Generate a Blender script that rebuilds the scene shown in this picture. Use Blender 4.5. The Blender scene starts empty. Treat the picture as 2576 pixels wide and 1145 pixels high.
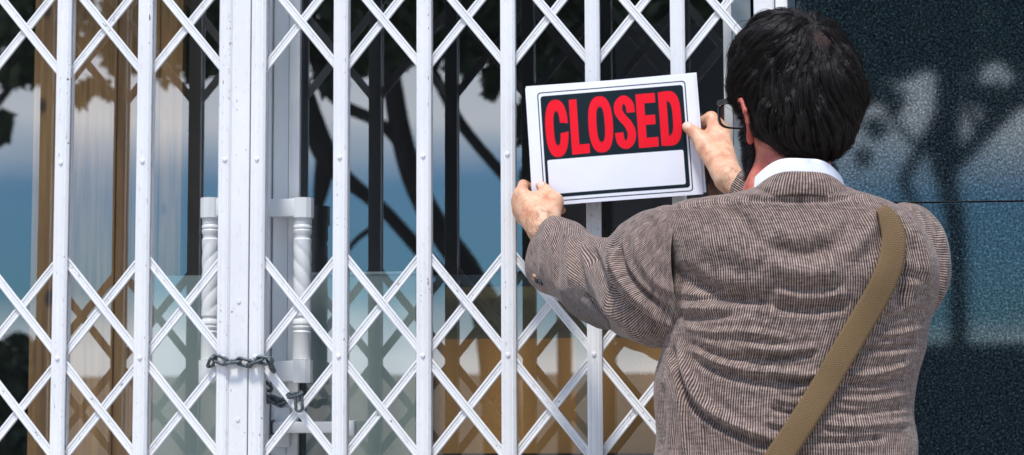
import bpy, bmesh, math, random
import numpy as np
from mathutils import Vector, Matrix
random.seed(7); rng = np.random.default_rng(7)
S = bpy.context.scene
COL = S.collection
CZ = 1.15                                   # lens height above the pavement
# ---------------------------------------------------------------- camera
YAW, PIT, ROL, DIST, FPX = .1144, .0974, -.0039, 3.58, 5029.3
PW, PH = 2575.0, 1144.8
cy_, sy_, cp_, sp_ = math.cos(YAW), math.sin(YAW), math.cos(PIT), math.sin(PIT)
FW = np.array([-sy_*cp_, cy_*cp_, sp_]); RT = np.array([cy_, sy_, 0.]); UPV = np.cross(RT, FW)
R2 = RT*math.cos(ROL)+UPV*math.sin(ROL); U2 = np.cross(R2, FW)
CAM = np.array([0., -DIST, CZ])
def U(px, py, y):
    """point of the place at depth y that the photograph shows at (px, py)"""
    d = FW*FPX + R2*(px-PW/2) - U2*(py-PH/2)
    t = (y+DIST)/d[1]
    return CAM+d*t
def Uv(a): return np.array([U(*p) for p in a])
def proj(X):
    d = X-CAM; z = d@FW
    return np.stack([PW/2+FPX*(d@R2)/z, PH/2-FPX*(d@U2)/z], -1)
cam = bpy.data.cameras.new('camera'); co = bpy.data.objects.new('camera', cam); COL.objects.link(co)
M = Matrix.Identity(4)
for i in range(3):
    M[i][0] = R2[i]; M[i][1] = U2[i]; M[i][2] = -FW[i]; M[i][3] = CAM[i]
co.matrix_world = M
cam.sensor_width = 36; cam.sensor_fit = 'HORIZONTAL'; cam.lens = 36*FPX/PW
cam.clip_start = .05; cam.clip_end = 3000
cam.dof.use_dof = True; cam.dof.focus_distance = 3.3; cam.dof.aperture_fstop = 6.3
S.camera = co

# ---------------------------------------------------------------- helpers
def tag(o, label=None, cat=None, group=None, kind=None):
    if label: o['label'] = label
    if cat: o['category'] = cat
    if group: o['group'] = group
    if kind: o['kind'] = kind
    return o
def empty(name, loc, label, cat, group=None):
    o = bpy.data.objects.new(name, None); COL.objects.link(o); o.location = loc
    o.empty_display_size = .05
    return tag(o, label, cat, group)
def link(name, me, mat, parent=None, smooth=False):
    o = bpy.data.objects.new(name, me); COL.objects.link(o)
    if mat is not None: me.materials.append(mat)
    if parent is not None:
        o.parent = parent; o.matrix_parent_inverse = Matrix.Translation(-parent.location)
    if smooth:
        me.polygons.foreach_set('use_smooth', [True]*len(me.polygons))
    return o
def mesh_np(name, V, F, uv=None):
    """V (n,3), F (m,k) all the same size"""
    me = bpy.data.meshes.new(name)
    V = np.asarray(V, np.float32); F = np.asarray(F, np.int32); k = F.shape[1]
    me.vertices.add(len(V)); me.vertices.foreach_set('co', V.ravel())
    me.loops.add(F.size); me.loops.foreach_set('vertex_index', F.ravel())
    me.polygons.add(len(F)); me.polygons.foreach_set('loop_start', np.arange(0, F.size, k, dtype=np.int32))
    me.polygons.foreach_set('loop_total', np.full(len(F), k, np.int32))
    me.update(calc_edges=True); me.validate()
    if uv is not None:
        l = me.uv_layers.new(name='UVMap'); l.data.foreach_set('uv', np.asarray(uv, np.float32)[F.ravel()].ravel())
    return me
class B:
    def __init__(s): s.bm = bmesh.new()
    def box(s, x0, x1, y0, y1, z0, z1, bev=0.0):
        r = bmesh.ops.create_cube(s.bm, size=1)
        vs = r['verts']
        for v in vs: v.co = Vector(((x0+x1)/2+v.co.x*(x1-x0), (y0+y1)/2+v.co.y*(y1-y0), (z0+z1)/2+v.co.z*(z1-z0)))
        if bev:
            es = list({e for v in vs for e in v.link_edges})
            bmesh.ops.bevel(s.bm, geom=es, offset=bev, segments=2, affect='EDGES', profile=.6)
        return s
    def cyl(s, a, b, r0, r1=None, n=16):
        a = Vector(a); b = Vector(b); r1 = r0 if r1 is None else r1
        q = (b-a).to_track_quat('Z', 'Y'); R = []
        for c, r in ((a, r0), (b, r1)):
            R.append([s.bm.verts.new(c+q@Vector((r*math.cos(2*math.pi*i/n), r*math.sin(2*math.pi*i/n), 0))) for i in range(n)])
        for i in range(n): s.bm.faces.new((R[0][i], R[0][(i+1) % n], R[1][(i+1) % n], R[1][i]))
        s.bm.faces.new(R[0][::-1]); s.bm.faces.new(R[1])
        return s
    def prof(s, pts, a, b, ux, uy, dirty=()):
        """closed profile pts (u,v) swept straight from a to b"""
        a = Vector(a); b = Vector(b); ux = Vector(ux); uy = Vector(uy)
        A = [s.bm.verts.new(a+ux*p[0]+uy*p[1]) for p in pts]; Bv = [s.bm.verts.new(b+ux*p[0]+uy*p[1]) for p in pts]
        n = len(pts)
        for i in range(n):
            f = s.bm.faces.new((A[i], A[(i+1) % n], Bv[(i+1) % n], Bv[i]))
            if i in dirty: f.material_index = 1
        s.bm.faces.new(A[::-1]); s.bm.faces.new(Bv)
        bmesh.ops.recalc_face_normals(s.bm, faces=s.bm.faces[:])
        return s
    def lathe(s, pr, c, n=32, twist=None, sides=None):
        """pr: (r,z) list; vertical axis at c"""
        prev = None
        for r, z in pr:
            ring = []
            for i in range(n):
                a = 2*math.pi*i/n; rr = r
                if twist: rr = r+twist(a, z)
                ring.append(s.bm.verts.new((c[0]+rr*math.cos(a), c[1]+rr*math.sin(a), z)))
            if prev:
                for i in range(n): s.bm.faces.new((prev[i], prev[(i+1) % n], ring[(i+1) % n], ring[i]))
            else: s.bm.faces.new(ring[::-1])
            prev = ring
        s.bm.faces.new(prev)
        return s
    def mesh(s, name):
        me = bpy.data.meshes.new(name); s.bm.to_mesh(me); s.bm.free(); return me
    def obj(s, name, mat, parent=None, smooth=False, auto=None):
        me = s.mesh(name)
        if auto:
            o = link(name, me, mat, parent, True)
            me.set_sharp_from_angle(angle=math.radians(auto)); return o
        return link(name, me, mat, parent, smooth)

# ---------------------------------------------------------------- materials
def mat(name):
    m = bpy.data.materials.new(name); m.use_nodes = True; nt = m.node_tree
    return m, nt, nt.nodes['Principled BSDF']
def N(nt, t, **k):
    n = nt.nodes.new(t)
    for a, b in k.items():
        if a.startswith('i_'): n.inputs[a[2:].replace('_', ' ')].default_value = b
        else: setattr(n, a, b)
    return n
def ramp(nt, src, stops, interp='LINEAR'):
    r = nt.nodes.new('ShaderNodeValToRGB'); r.color_ramp.interpolation = interp
    e = r.color_ramp.elements
    while len(e) > 1: e.remove(e[-1])
    e[0].position = stops[0][0]; e[0].color = (*stops[0][1], 1)
    for p, c in stops[1:]:
        q = e.new(p); q.color = (*c, 1)
    nt.links.new(src, r.inputs[0]); return r.outputs[0]
def noise(nt, scale, detail=4, rough=.5, vec=None, sc=(1, 1, 1), dist=0):
    n = N(nt, 'ShaderNodeTexNoise'); n.inputs['Scale'].default_value = scale; n.inputs['Detail'].default_value = detail
    n.inputs['Roughness'].default_value = rough; n.inputs['Distortion'].default_value = dist
    if vec is None: vec = coords(nt)
    m = N(nt, 'ShaderNodeMapping'); m.inputs['Scale'].default_value = sc
    nt.links.new(vec, m.inputs[0]); nt.links.new(m.outputs[0], n.inputs['Vector'])
    return n.outputs['Fac']
def coords(nt, k='Position'):
    g = N(nt, 'ShaderNodeNewGeometry') if k == 'Position' else N(nt, 'ShaderNodeTexCoord')
    return g.outputs[k]
def mixc(nt, f, a, b, blend='MIX'):
    m = N(nt, 'ShaderNodeMix', data_type='RGBA', blend_type=blend)
    for s, v in ((m.inputs[0], f), (m.inputs[6], a), (m.inputs[7], b)):
        if isinstance(v, (int, float)): s.default_value = v
        elif isinstance(v, tuple): s.default_value = (*v, 1)
        else: nt.links.new(v, s)
    return m.outputs[2]
def math_(nt, op, a, b=None, clamp=False):
    m = N(nt, 'ShaderNodeMath', operation=op, use_clamp=clamp)
    for s, v in ((m.inputs[0], a), (m.inputs[1], b)):
        if v is None: continue
        if isinstance(v, (int, float)): s.default_value = v
        else: nt.links.new(v, s)
    return m.outputs[0]
def bump(nt, bs, h, strength=.3, dist=.001):
    b = N(nt, 'ShaderNodeBump'); b.inputs['Strength'].default_value = strength; b.inputs['Distance'].default_value = dist
    nt.links.new(h, b.inputs['Height']); nt.links.new(b.outputs[0], bs.inputs['Normal']); return b
def simple(name, col, rough=.5, metal=0, spec=.5, nscale=None, var=.15, bmp=0):
    m, nt, bs = mat(name)
    bs.inputs['Roughness'].default_value = rough; bs.inputs['Metallic'].default_value = metal
    bs.inputs['Specular IOR Level'].default_value = spec
    if nscale:
        n = noise(nt, nscale, 5, .6)
        c = ramp(nt, n, [(.25, tuple(x*(1-var) for x in col)), (.75, tuple(min(1, x*(1+var)) for x in col))])
        nt.links.new(c, bs.inputs['Base Color'])
        if bmp: bump(nt, bs, n, bmp, .002)
    else: bs.inputs['Base Color'].default_value = (*col, 1)
    return m
def gate_paint(name='old_white_gloss_paint', GR=.26, t0=.675):
    m, nt, bs = mat(name)
    n1 = noise(nt, 9, 5, .65, sc=(1, 1, .35))
    base = ramp(nt, n1, [(.3, (.72, .715, .72)), (.7, (.82, .815, .815))])
    n2 = noise(nt, 90, 6, .7, sc=(1, 1, .5))                     # grime in the brush marks
    g = ramp(nt, n2, [(.56, (0, 0, 0)), (.72, (1, 1, 1))])
    c = mixc(nt, math_(nt, 'MULTIPLY', g, GR), base, (.34, .29, .26))
    n3 = noise(nt, 190, 3, .6, sc=(1, 1, .6)); n4 = noise(nt, 11, 4, .7, sc=(1, 1, .5))
    chip = math_(nt, 'MULTIPLY', ramp(nt, n3, [(t0, (0, 0, 0)), (t0+.03, (1, 1, 1))]), ramp(nt, n4, [(.52, (0, 0, 0)), (.60, (1, 1, 1))]))
    c = mixc(nt, chip, c, (.10, .055, .035))
    nt.links.new(c, bs.inputs['Base Color']); bs.inputs['Roughness'].default_value = .38
    h = noise(nt, 160, 4, .6, sc=(1, 1, .25)); h2 = noise(nt, 600, 2, .6)
    bump(nt, bs, math_(nt, 'SUBTRACT', math_(nt, 'ADD', h, math_(nt, 'MULTIPLY', h2, .4)), chip), .35, .0006)
    return m
PAINT = gate_paint(); GRIME = gate_paint('grimy_groove_paint', .75, .60)
RUST = simple('rusty_seam', (.13, .07, .045), .8, nscale=300, var=.6)
def pvc():
    m, nt, bs = mat('white_pvc')
    n = noise(nt, 14, 4, .6, sc=(1, 1, .3)); c = ramp(nt, n, [(.3, (.70, .725, .73)), (.7, (.79, .80, .81))])
    n2 = noise(nt, 260, 3, .6); c = mixc(nt, ramp(nt, n2, [(.72, (0, 0, 0)), (.78, (.5, .5, .5))]), c, (.3, .27, .24))
    nt.links.new(c, bs.inputs['Base Color']); bs.inputs['Roughness'].default_value = .35; return m
PVC = pvc()
GREYMETAL = simple('grey_frame', (.30, .36, .40), .4, nscale=12)
BLACK = simple('black_rubber', (.012, .014, .017), .5)
DARKFRAME = simple('dark_frame', (.02, .035, .045), .35)
def steel():
    m, nt, bs = mat('weathered_galvanised_steel')
    n = noise(nt, 220, 5, .7); c = ramp(nt, n, [(.35, (.030, .040, .048)), (.6, (.13, .155, .165)), (.78, (.50, .52, .53))])
    nt.links.new(c, bs.inputs['Base Color']); bs.inputs['Metallic'].default_value = .55; bs.inputs['Roughness'].default_value = .5
    bump(nt, bs, n, .3, .0006); return m
STEEL = steel()
def glass(refl=.19, tint=(.93, .98, .98)):
    m, nt, bs = mat('coated_window_glass'); nt.nodes.remove(bs)
    out = nt.nodes['Material Output']; g = N(nt, 'ShaderNodeBsdfGlossy'); g.inputs['Roughness'].default_value = .0
    g.inputs['Color'].default_value = (.93, .97, 1, 1)
    t = N(nt, 'ShaderNodeBsdfTransparent'); t.inputs['Color'].default_value = (*tint, 1)
    mx = N(nt, 'ShaderNodeMixShader')
    lw = N(nt, 'ShaderNodeLayerWeight'); lw.inputs['Blend'].default_value = .5          # symmetric, so light also gets in
    f = math_(nt, 'ADD', math_(nt, 'MULTIPLY', math_(nt, 'POWER', lw.outputs['Facing'], 4.0), .6), refl+.05, True)
    # dust specks and faint wipe marks on the pane
    d = noise(nt, 420, 2, .5); ds = ramp(nt, d, [(.74, (0, 0, 0)), (.77, (1, 1, 1))])
    df = N(nt, 'ShaderNodeBsdfDiffuse'); df.inputs['Color'].default_value = (.6, .65, .7, 1)
    haze = noise(nt, 6, 5, .6, sc=(1, 1, .4)); hz = math_(nt, 'MULTIPLY', haze, .012)
    m2 = N(nt, 'ShaderNodeMixShader'); nt.links.new(math_(nt, 'ADD', math_(nt, 'MULTIPLY', ds, .35), hz, True), m2.inputs[0])
    nt.links.new(f, mx.inputs[0]); nt.links.new(t.outputs[0], mx.inputs[1]); nt.links.new(g.outputs[0], mx.inputs[2])
    nt.links.new(mx.outputs[0], m2.inputs[1]); nt.links.new(df.outputs[0], m2.inputs[2])
    nt.links.new(m2.outputs[0], out.inputs[0]); return m
GLASS = glass()
def wood():
    m, nt, bs = mat('pine_planks')
    n = noise(nt, 3.2, 6, .55, sc=(26, 26, 1), dist=.5); fine = noise(nt, 6, 6, .7, sc=(60, 60, 1.5))
    c = ramp(nt, n, [(.34, (.15, .055, .014)), (.5, (.34, .155, .042)), (.66, (.49, .25, .08))])
    c = mixc(nt, .42, c, ramp(nt, fine, [(.3, (.12, .05, .018)), (.7, (.48, .27, .11))]))
    v = N(nt, 'ShaderNodeTexVoronoi'); v.inputs['Scale'].default_value = 7
    mp = N(nt, 'ShaderNodeMapping'); mp.inputs['Scale'].default_value = (1.6, 1.6, .8); nt.links.new(coords(nt), mp.inputs[0]); nt.links.new(mp.outputs[0], v.inputs['Vector'])
    c = mixc(nt, ramp(nt, v.outputs['Distance'], [(.06, (1, 1, 1)), (.13, (0, 0, 0))]), c, (.04, .016, .008))
    nt.links.new(c, bs.inputs['Base Color']); bs.inputs['Roughness'].default_value = .6; return m
WOOD = wood()
def card(name, a, b):
    m, nt, bs = mat(name); n = noise(nt, 3, 6, .6); f = noise(nt, 500, 3, .7)
    c = ramp(nt, n, [(.3, a), (.7, b)]); c = mixc(nt, .3, c, ramp(nt, f, [(.35, tuple(x*.5 for x in a)), (.65, tuple(x*1.5 for x in b))]))
    nt.links.new(c, bs.inputs['Base Color']); bs.inputs['Roughness'].default_value = .85; return m
CARD = card('brown_cardboard', (.42, .19, .050), (.54, .26, .074))
CARD2 = card('olive_fibreboard', (.20, .165, .095), (.26, .215, .125))
FILM = card('grey_green_board', (.33, .385, .35), (.38, .435, .395))
def granite():
    m, nt, bs = mat('polished_dark_granite')
    n = noise(nt, 230, 5, .75); n2 = noise(nt, 520, 2, .6); n0 = noise(nt, 4, 4, .6)
    c = ramp(nt, n, [(.42, (.002, .004, .006)), (.55, (.009, .016, .022)), (.68, (.055, .085, .10))])
    c = mixc(nt, ramp(nt, n2, [(.62, (0, 0, 0)), (.72, (.6, .6, .6))]), c, (.09, .12, .14))
    sp = noise(nt, 240, 1, .3); c = mixc(nt, ramp(nt, sp, [(.825, (0, 0, 0)), (.84, (1, 1, 1))]), c, (.4, .42, .45))
    nt.links.new(c, bs.inputs['Base Color'])
    bs.inputs['IOR'].default_value = 2.5
    nt.links.new(ramp(nt, n, [(.38, (.14,)*3), (.52, (.30,)*3), (.66, (.62,)*3)]), bs.inputs['Specular IOR Level'])
    bs.inputs['Specular Tint'].default_value = (.86, .96, 1, 1)
    r = ramp(nt, n, [(.3, (.02,)*3), (.7, (.045,)*3)]); nt.links.new(r, bs.inputs['Roughness'])
    bump(nt, bs, math_(nt, 'ADD', n, math_(nt, 'MULTIPLY', n2, .5)), .02, .0003); return m
GRANITE = granite()
CONC = simple('concrete_paving', (.36, .34, .31), .85, nscale=6, var=.2, bmp=.2)
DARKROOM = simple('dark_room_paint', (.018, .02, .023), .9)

# ---------------------------------------------------------------- world and light
W = bpy.data.worlds.new('World'); S.world = W; W.use_nodes = True; nt = W.node_tree
bg = nt.nodes['Background']; bg.inputs[1].default_value = .11
SUN_EL, SUN_AZ = math.radians(64), math.radians(191)
sky = N(nt, 'ShaderNodeTexSky'); sky.sky_type = 'NISHITA'; sky.sun_disc = False
sky.sun_elevation = SUN_EL; sky.sun_rotation = SUN_AZ; sky.air_density = 1.3; sky.dust_density = .7; sky.ozone_density = 2.0
tc = N(nt, 'ShaderNodeTexCoord'); sep = N(nt, 'ShaderNodeSeparateXYZ'); nt.links.new(tc.outputs['Generated'], sep.inputs[0])
mp = N(nt, 'ShaderNodeMapping'); mp.inputs['Scale'].default_value = (1, 1, 3.2); nt.links.new(tc.outputs['Generated'], mp.inputs[0])
cn = N(nt, 'ShaderNodeTexNoise'); cn.inputs['Scale'].default_value = 3.1; cn.inputs['Detail'].default_value = 5; cn.inputs['Roughness'].default_value = .5
nt.links.new(mp.outputs[0], cn.inputs['Vector'])
# cloud bank: haze at the horizon, a clear strip above it, thick cloud higher up
el = sep.outputs['Z']
bank = ramp(nt, math_(nt, 'ADD', el, math_(nt, 'MULTIPLY', math_(nt, 'SUBTRACT', cn.outputs['Fac'], .5), .10)),
            [(.0, (.8,)*3), (.035, (.85,)*3), (.065, (.10,)*3), (.112, (.12,)*3), (.15, (.9,)*3), (.26, (.6,)*3), (.4, (.28,)*3), (.7, (.18,)*3)])
skyc = mixc(nt, 1.0, sky.outputs[0], (.27, .98, 1.75), 'MULTIPLY')
cl = mixc(nt, bank, skyc, (23.0, 23.3, 24.2)); nt.links.new(cl, bg.inputs[0])
sun = bpy.data.lights.new('sun', 'SUN'); sun.energy = 4.8; sun.angle = math.radians(9); sun.color = (1, .95, .88)
so = bpy.data.objects.new('sun', sun); COL.objects.link(so)
az = SUN_AZ
sd = Vector((math.sin(az)*math.cos(SUN_EL), math.cos(az)*math.cos(SUN_EL), math.sin(SUN_EL)))
so.rotation_euler = (-sd).to_track_quat('-Z', 'Y').to_euler(); so.location = (0, -5, 8)
S.view_settings.view_transform = 'Standard'; S.view_settings.look = 'None'; S.view_settings.exposure = -.3; S.view_settings.gamma = 1
S.render.engine = 'CYCLES'; S.cycles.use_denoising = True
S.cycles.max_bounces = 8; S.cycles.transparent_max_bounces = 16; S.cycles.caustics_reflective = False

# ---------------------------------------------------------------- setting
G = .19                                     # the panes
def xs(px, y, py=600): return float(U(px, py, y)[0])
def zs(py, y, px=1287): return float(U(px, py, y)[2])
b = B(); b.box(-60, 60, -90, .34, -.3, 0); tag(b.obj('pavement', CONC), kind='structure')
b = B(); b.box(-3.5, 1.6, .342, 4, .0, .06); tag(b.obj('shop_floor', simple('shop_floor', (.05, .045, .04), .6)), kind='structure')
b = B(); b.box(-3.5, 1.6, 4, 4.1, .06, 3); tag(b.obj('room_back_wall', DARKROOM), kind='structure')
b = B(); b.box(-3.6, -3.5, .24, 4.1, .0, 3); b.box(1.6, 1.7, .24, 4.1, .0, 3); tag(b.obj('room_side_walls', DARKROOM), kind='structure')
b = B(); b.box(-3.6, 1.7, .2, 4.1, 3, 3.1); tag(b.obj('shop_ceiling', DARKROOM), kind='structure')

# ---------------------------------------------------------------- folding gate
Z = lambda z: CZ+z
XL = lambda k: -1.2702+.1566*k
XR = lambda k: -.7418+.155*k
BW = .0265
ZL, ZU, ZA, ZB, STEP = .1217, .486, .3137, .6475, .192
GT, GB = Z(1.30), .03
def chan(w, d, c=.0035):                    # face profile of an upright with pressed shoulders
    return [(0, d), (0, .0022), (.0018, .0006), (w*.22, 0), (w*.30, .0006), (w*.36, 0), (w*.66, 0), (w*.72, .0007), (w*.79, 0.0003), (w-c, .0012), (w, c+.001), (w, d)]
def upright(x, w, parent, label=None):
    o = B().prof(chan(w, .010), (x, 0, GB), (x, 0, GT), (1, 0, 0), (0, 1, 0), (0, 4, 8, 10)).obj('upright', PAINT, parent, auto=25); o.data.materials.append(GRIME)
    bk = B(); bk.box(x+.0006, x+w-.0006, .0205, .033, GB, GT, .0012); link('back_channel', bk.mesh('back_channel'), PAINT, o)
    s = B(); s.box(x+.003, x+w-.003, .0102, .0203, GB+.02, GT-.02); link('seam_core', s.mesh('seam_core'), RUST, o)
    for z in (ZL, ZU):
        r = B(); q = (x+.0125, Z(z))
        r.cyl((q[0], .001, q[1]), (q[0], -.0016, q[1]), .0042, .0040, 20); r.cyl((q[0], -.0016, q[1]), (q[0], -.0027, q[1]), .0040, .0026, 20)
        link('rivet', r.mesh('rivet'), PAINT, o)
    return o
SW = .0155
SP = [(-SW/2, .0042), (-SW/2, .0010), (-SW/2+.0012, 0), (-SW/2+.0034, 0), (-SW/2+.0046, .0014), (-.0012, .0015), (-.0006, .0008), (.0006, .0008), (.0012, .0015),
      (SW/2-.0046, .0014), (SW/2-.0034, 0), (SW/2-.0012, 0), (SW/2, .0010), (SW/2, .0042)]
def strip_mesh(dx, dz, front):
    L = math.hypot(dx, dz); d = Vector((dx, 0, dz))/L; n = Vector((d.z, 0, -d.x))
    y = .0108 if front else .0155
    a = -d*.006; e = d*(L+.006)
    return B().prof(SP, a+Vector((0, y, 0)), e+Vector((0, y, 0)), n, (0, 1, 0), (0, 5, 6, 7, 12)).mesh('lattice_strip')
def lattice(parent, xsn):
    cache = {}
    n = len(xsn)
    bands = [(ZA, -1, [0, 2, 4, 6]), (ZB, 1, [0, 2])]
    for z0, sg, starts in bands:
        for st in starts:
            for i in range(n):
                for dr in (1, -1):
                    # 'front' strips fall to the right, the others to the left
                    m = 2
                    while m > 0 and not (0 <= i+dr*m < n): m -= 1
                    if m == 0: continue
                    if st == 6: m = 1
                    z = z0-sg*0
                    za = z0+sg*(-0)+(-STEP*st if sg < 0 else STEP*st)
                    zb = za+(-STEP*m if sg < 0 else STEP*m)
                    xa, xb = xsn[i], xsn[i+dr*m]
                    dx, dz = xb-xa, zb-za
                    front = (dx*dz < 0)
                    key = (round(dx, 4), round(dz, 4), front)
                    if key not in cache:
                        me = strip_mesh(dx, dz, front); me.materials.append(PAINT); me.materials.append(GRIME); cache[key] = me
                    o = bpy.data.objects.new('lattice_strip', cache[key]); COL.objects.link(o)
                    o.parent = parent; o.matrix_parent_inverse = Matrix.Translation(-parent.location)
                    o.location = (xa, 0, Z(za)); o.rotation_euler.y = random.uniform(-.004, .004)
            # the half strips that start one level lower at the two ends of the leaf
            for i, dr in ((0, 1), (n-1, -1)):
                za = z0+(-STEP if sg < 0 else STEP)*(st+1); zb = za+(-STEP if sg < 0 else STEP)
                if st == 6: continue
                dx, dz = xsn[i+dr]-xsn[i], zb-za; front = dx*dz < 0
                key = (round(dx, 4), round(dz, 4), front)
                if key not in cache:
                    me = strip_mesh(dx, dz, front); me.materials.append(PAINT); me.materials.append(GRIME); cache[key] = me
                o = bpy.data.objects.new('lattice_strip', cache[key]); COL.objects.link(o)
                o.parent = parent; o.matrix_parent_inverse = Matrix.Translation(-parent.location); o.location = (xsn[i], 0, Z(za))
GGRP = 'two leaves of the white folding gate'
gl = empty('folding_gate', (-1.27, .01, 0), 'left leaf of the white folding gate, in front of the wooden boards', 'gate', GGRP)
gr = empty('folding_gate', (-.3, .01, 0), 'right leaf of the white folding gate, behind the CLOSED sign', 'gate', GGRP)
for k in (-1, 0, 1): upright(XL(k), BW, gl)
upright(XL(2), .0235, gl)
x0, x1 = XL(2)+.0239, XR(-1)-.0022
o = B().prof([(0, .03), (0, .0012), (.0012, 0), (x1-x0-.0012, 0), (x1-x0, .0012), (x1-x0, .03)], (x0, .0012, GB), (x0, .0012, GT), (1, 0, 0), (0, 1, 0)).obj('meeting_stile', PAINT, gl, auto=25)
for py in (758, 1055):
    z = float(U(600, py, 0)[2]); r = B(); r.cyl((x0+.017, .002, z), (x0+.017, -.0008, z), .0038, .0034, 20); link('rivet', r.mesh('rivet'), PAINT, o)
upright(XR(-1), .0272, gr)
for k in range(0, 5): upright(XR(k), BW, gr)
o = B().prof(chan(.037, .03), (XR(5)-.004, 0, GB), (XR(5)-.004, 0, GT), (1, 0, 0), (0, 1, 0)).obj('end_stile', PAINT, gr, auto=25)
lattice(gl, [XL(k)+BW/2 for k in (-1, 0, 1, 2)])
lattice(gr, [XR(k)+BW/2 for k in range(-1, 6)])
for p_, xa, xb in ((gl, XL(-1)-.01, x1), (gr, XR(-1)-.0, XR(5)+.03)):
    for z0, z1, nm in ((.0, .029, 'bottom_rail'), (GT+.0005, GT+.04, 'top_rail')):
        q = B(); q.box(xa, xb, -.004, .036, z0+.004, z1, .002); q.obj(nm, PAINT, p_)

# ---------------------------------------------------------------- shop front
HT = 2.75
def pane(x0, x1, z0, z1, name='glass_pane', parent=None, m=GLASS):
    me = mesh_np(name, [(x0, G, z0), (x1, G, z0), (x1, G, z1), (x0, G, z1)], [(0, 1, 2, 3)])
    return link(name, me, m, parent)
# left door leaf
dl = empty('shop_door', (xs(300, G), G, 0), 'left glazed shop door with wooden boards standing behind its pane', 'door', 'pair of glazed shop doors')
dr_ = empty('shop_door', (xs(900, G), G, 0), 'right glazed shop door with white plastic stile and twisted pull handle beside it', 'door', 'pair of glazed shop doors')
xm = xs(640, .17)
pane(-2.4, xs(556, G), .12, HT, parent=dl)
b = B(); b.box(xs(557, G), xm-.003, .155, .225, .02, HT, .004); b.obj('door_stile', PVC, dl, auto=30)
b = B(); b.box(-2.4, xs(557, G), .16, .22, .02, .119, .004); b.obj('bottom_rail', PVC, dl, auto=30)
# right door leaf: trim, two pressed faces, gasket, glass
xa, xb, xc, xd = xs(683, .15), xs(721, .15), xs(753, .16), xs(764, .18)
b = B(); b.box(xm+.003, xa-.003, .150, .22, .02, HT, .002); b.box(xa-.0005, xb, .158, .225, .02, HT, .002); b.box(xb+.001, xc, .155, .228, .02, HT, .003)
b.obj('door_stile', PVC, dr_, auto=30)
b = B(); b.box(xc+.0005, xd, .168, .21, .02, HT, .001); b.obj('gasket', BLACK, dr_)
xe = xs(1052, G)
pane(xd, xe, .12, HT, parent=dr_)
b = B(); b.box(xd, xe, .16, .22, .02, .119, .004); b.obj('bottom_rail', PVC, dr_, auto=30)
b = B(); b.box(xe+.0005, xe+.012, .175, .215, .02, HT, .001); b.obj('gasket', BLACK, dr_)
def handle(parent, cxp, y, side):
    """turned white handle with a spiral shaft between two faceted blocks"""
    h = bpy.data.objects.new('door_handle', None); COL.objects.link(h); h.parent = parent; h.matrix_parent_inverse = Matrix.Translation(-parent.location)
    c = (xs(cxp, y), y); zt = lambda p: zs(p, y, cxp)
    R = .0172
    pr = [(R, zt(905)), (R, zt(838)), (R*1.04, zt(836)), (R*.93, zt(831)), (R*1.05, zt(826)), (R*1.05, zt(822)), (R*.92, zt(819)), (R*1.05, zt(815)), (R*1.05, zt(808)), (R*.9, zt(803)), (R*.93, zt(797))]
    z0, z1 = zt(795), zt(603); sp = [(R*1.0, z0+(z1-z0)*i/60) for i in range(61)]
    pr += sp
    pr += [(R*.9, zt(600)), (R*.9, zt(592)), (R*1.04, zt(586)), (R*1.04, zt(580)), (R*.94, zt(577)), (R*1.04, zt(574)), (R*1.04, zt(569)), (R*.95, zt(566)), (R, zt(563)), (R, zt(549))]
    def tw(a, z):
        if z0 <= z <= z1:
            t = (z-z0)/(z1-z0); e = min(1, 8*t, 8*(1-t))
            return e*.0016*(abs(math.sin(1.5*(a+side*z*62)))**.45-1)*1.5
        return 0
    g = B(); g.lathe(pr, c, 48, tw); go = link('grip', g.mesh('grip'), PVC, h, True); go.data.set_sharp_from_angle(angle=math.radians(35))
    for a_, b_ in ((zt(549), zt(499)), (zt(963), zt(906))):
        k = B(); n = 12; RR = .0212
        k.lathe([(RR, a_), (RR, b_)], c, n)
        xw = xs(682 if side > 0 else 592, y); s0, s1 = sorted((c[0]-side*.012, xw))
        k.box(s0, s1, y-.0165, y+.006, a_+.002, b_-.0015, .004)
        k.box(min(xw, xw+side*.022), max(xw, xw+side*.022), y+.004, .165, a_+.006, b_-.006, .003)
        k.obj('bracket', PVC, h, auto=20)
    return h
handle(dr_, 761, .115, 1); handle(dl, 531, .115, -1)
# sliding bolt low on the right door
bt = empty('door_bolt', tuple(U(780, 1075, .13)), 'white horizontal bolt bar low on the right shop door under the hanging chain end', 'door bolt')
b = B(); p0, p1 = U(688, 1090, .125), U(893, 1060, .125); b.box(p0[0], p1[0], .112, .136, p0[2], p1[2], .004); b.obj('bolt_bar', PVC, bt, auto=30)
b = B(); p0, p1 = U(685, 1126, .13), U(727, 1024, .13); b.box(p0[0], p1[0], .1365, .157, p0[2], p1[2], .008); b.obj('back_plate', PVC, bt, auto=30)
b = B(); p0, p1 = U(683, 1094, .12), U(700, 1056, .12); b.box(p0[0]-.001, p0[0]+.0025, .109, .137, p0[2], p1[2], .001); b.obj('end_cap', DARKFRAME, bt)
b = B(); p0, p1 = U(872, 1092, .13), U(897, 1060, .13); b.box(p0[0], p1[0], .108, .14, p0[2]-.004, p1[2]+.002, .004); b.obj('bar_end', PVC, bt, auto=30)
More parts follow.
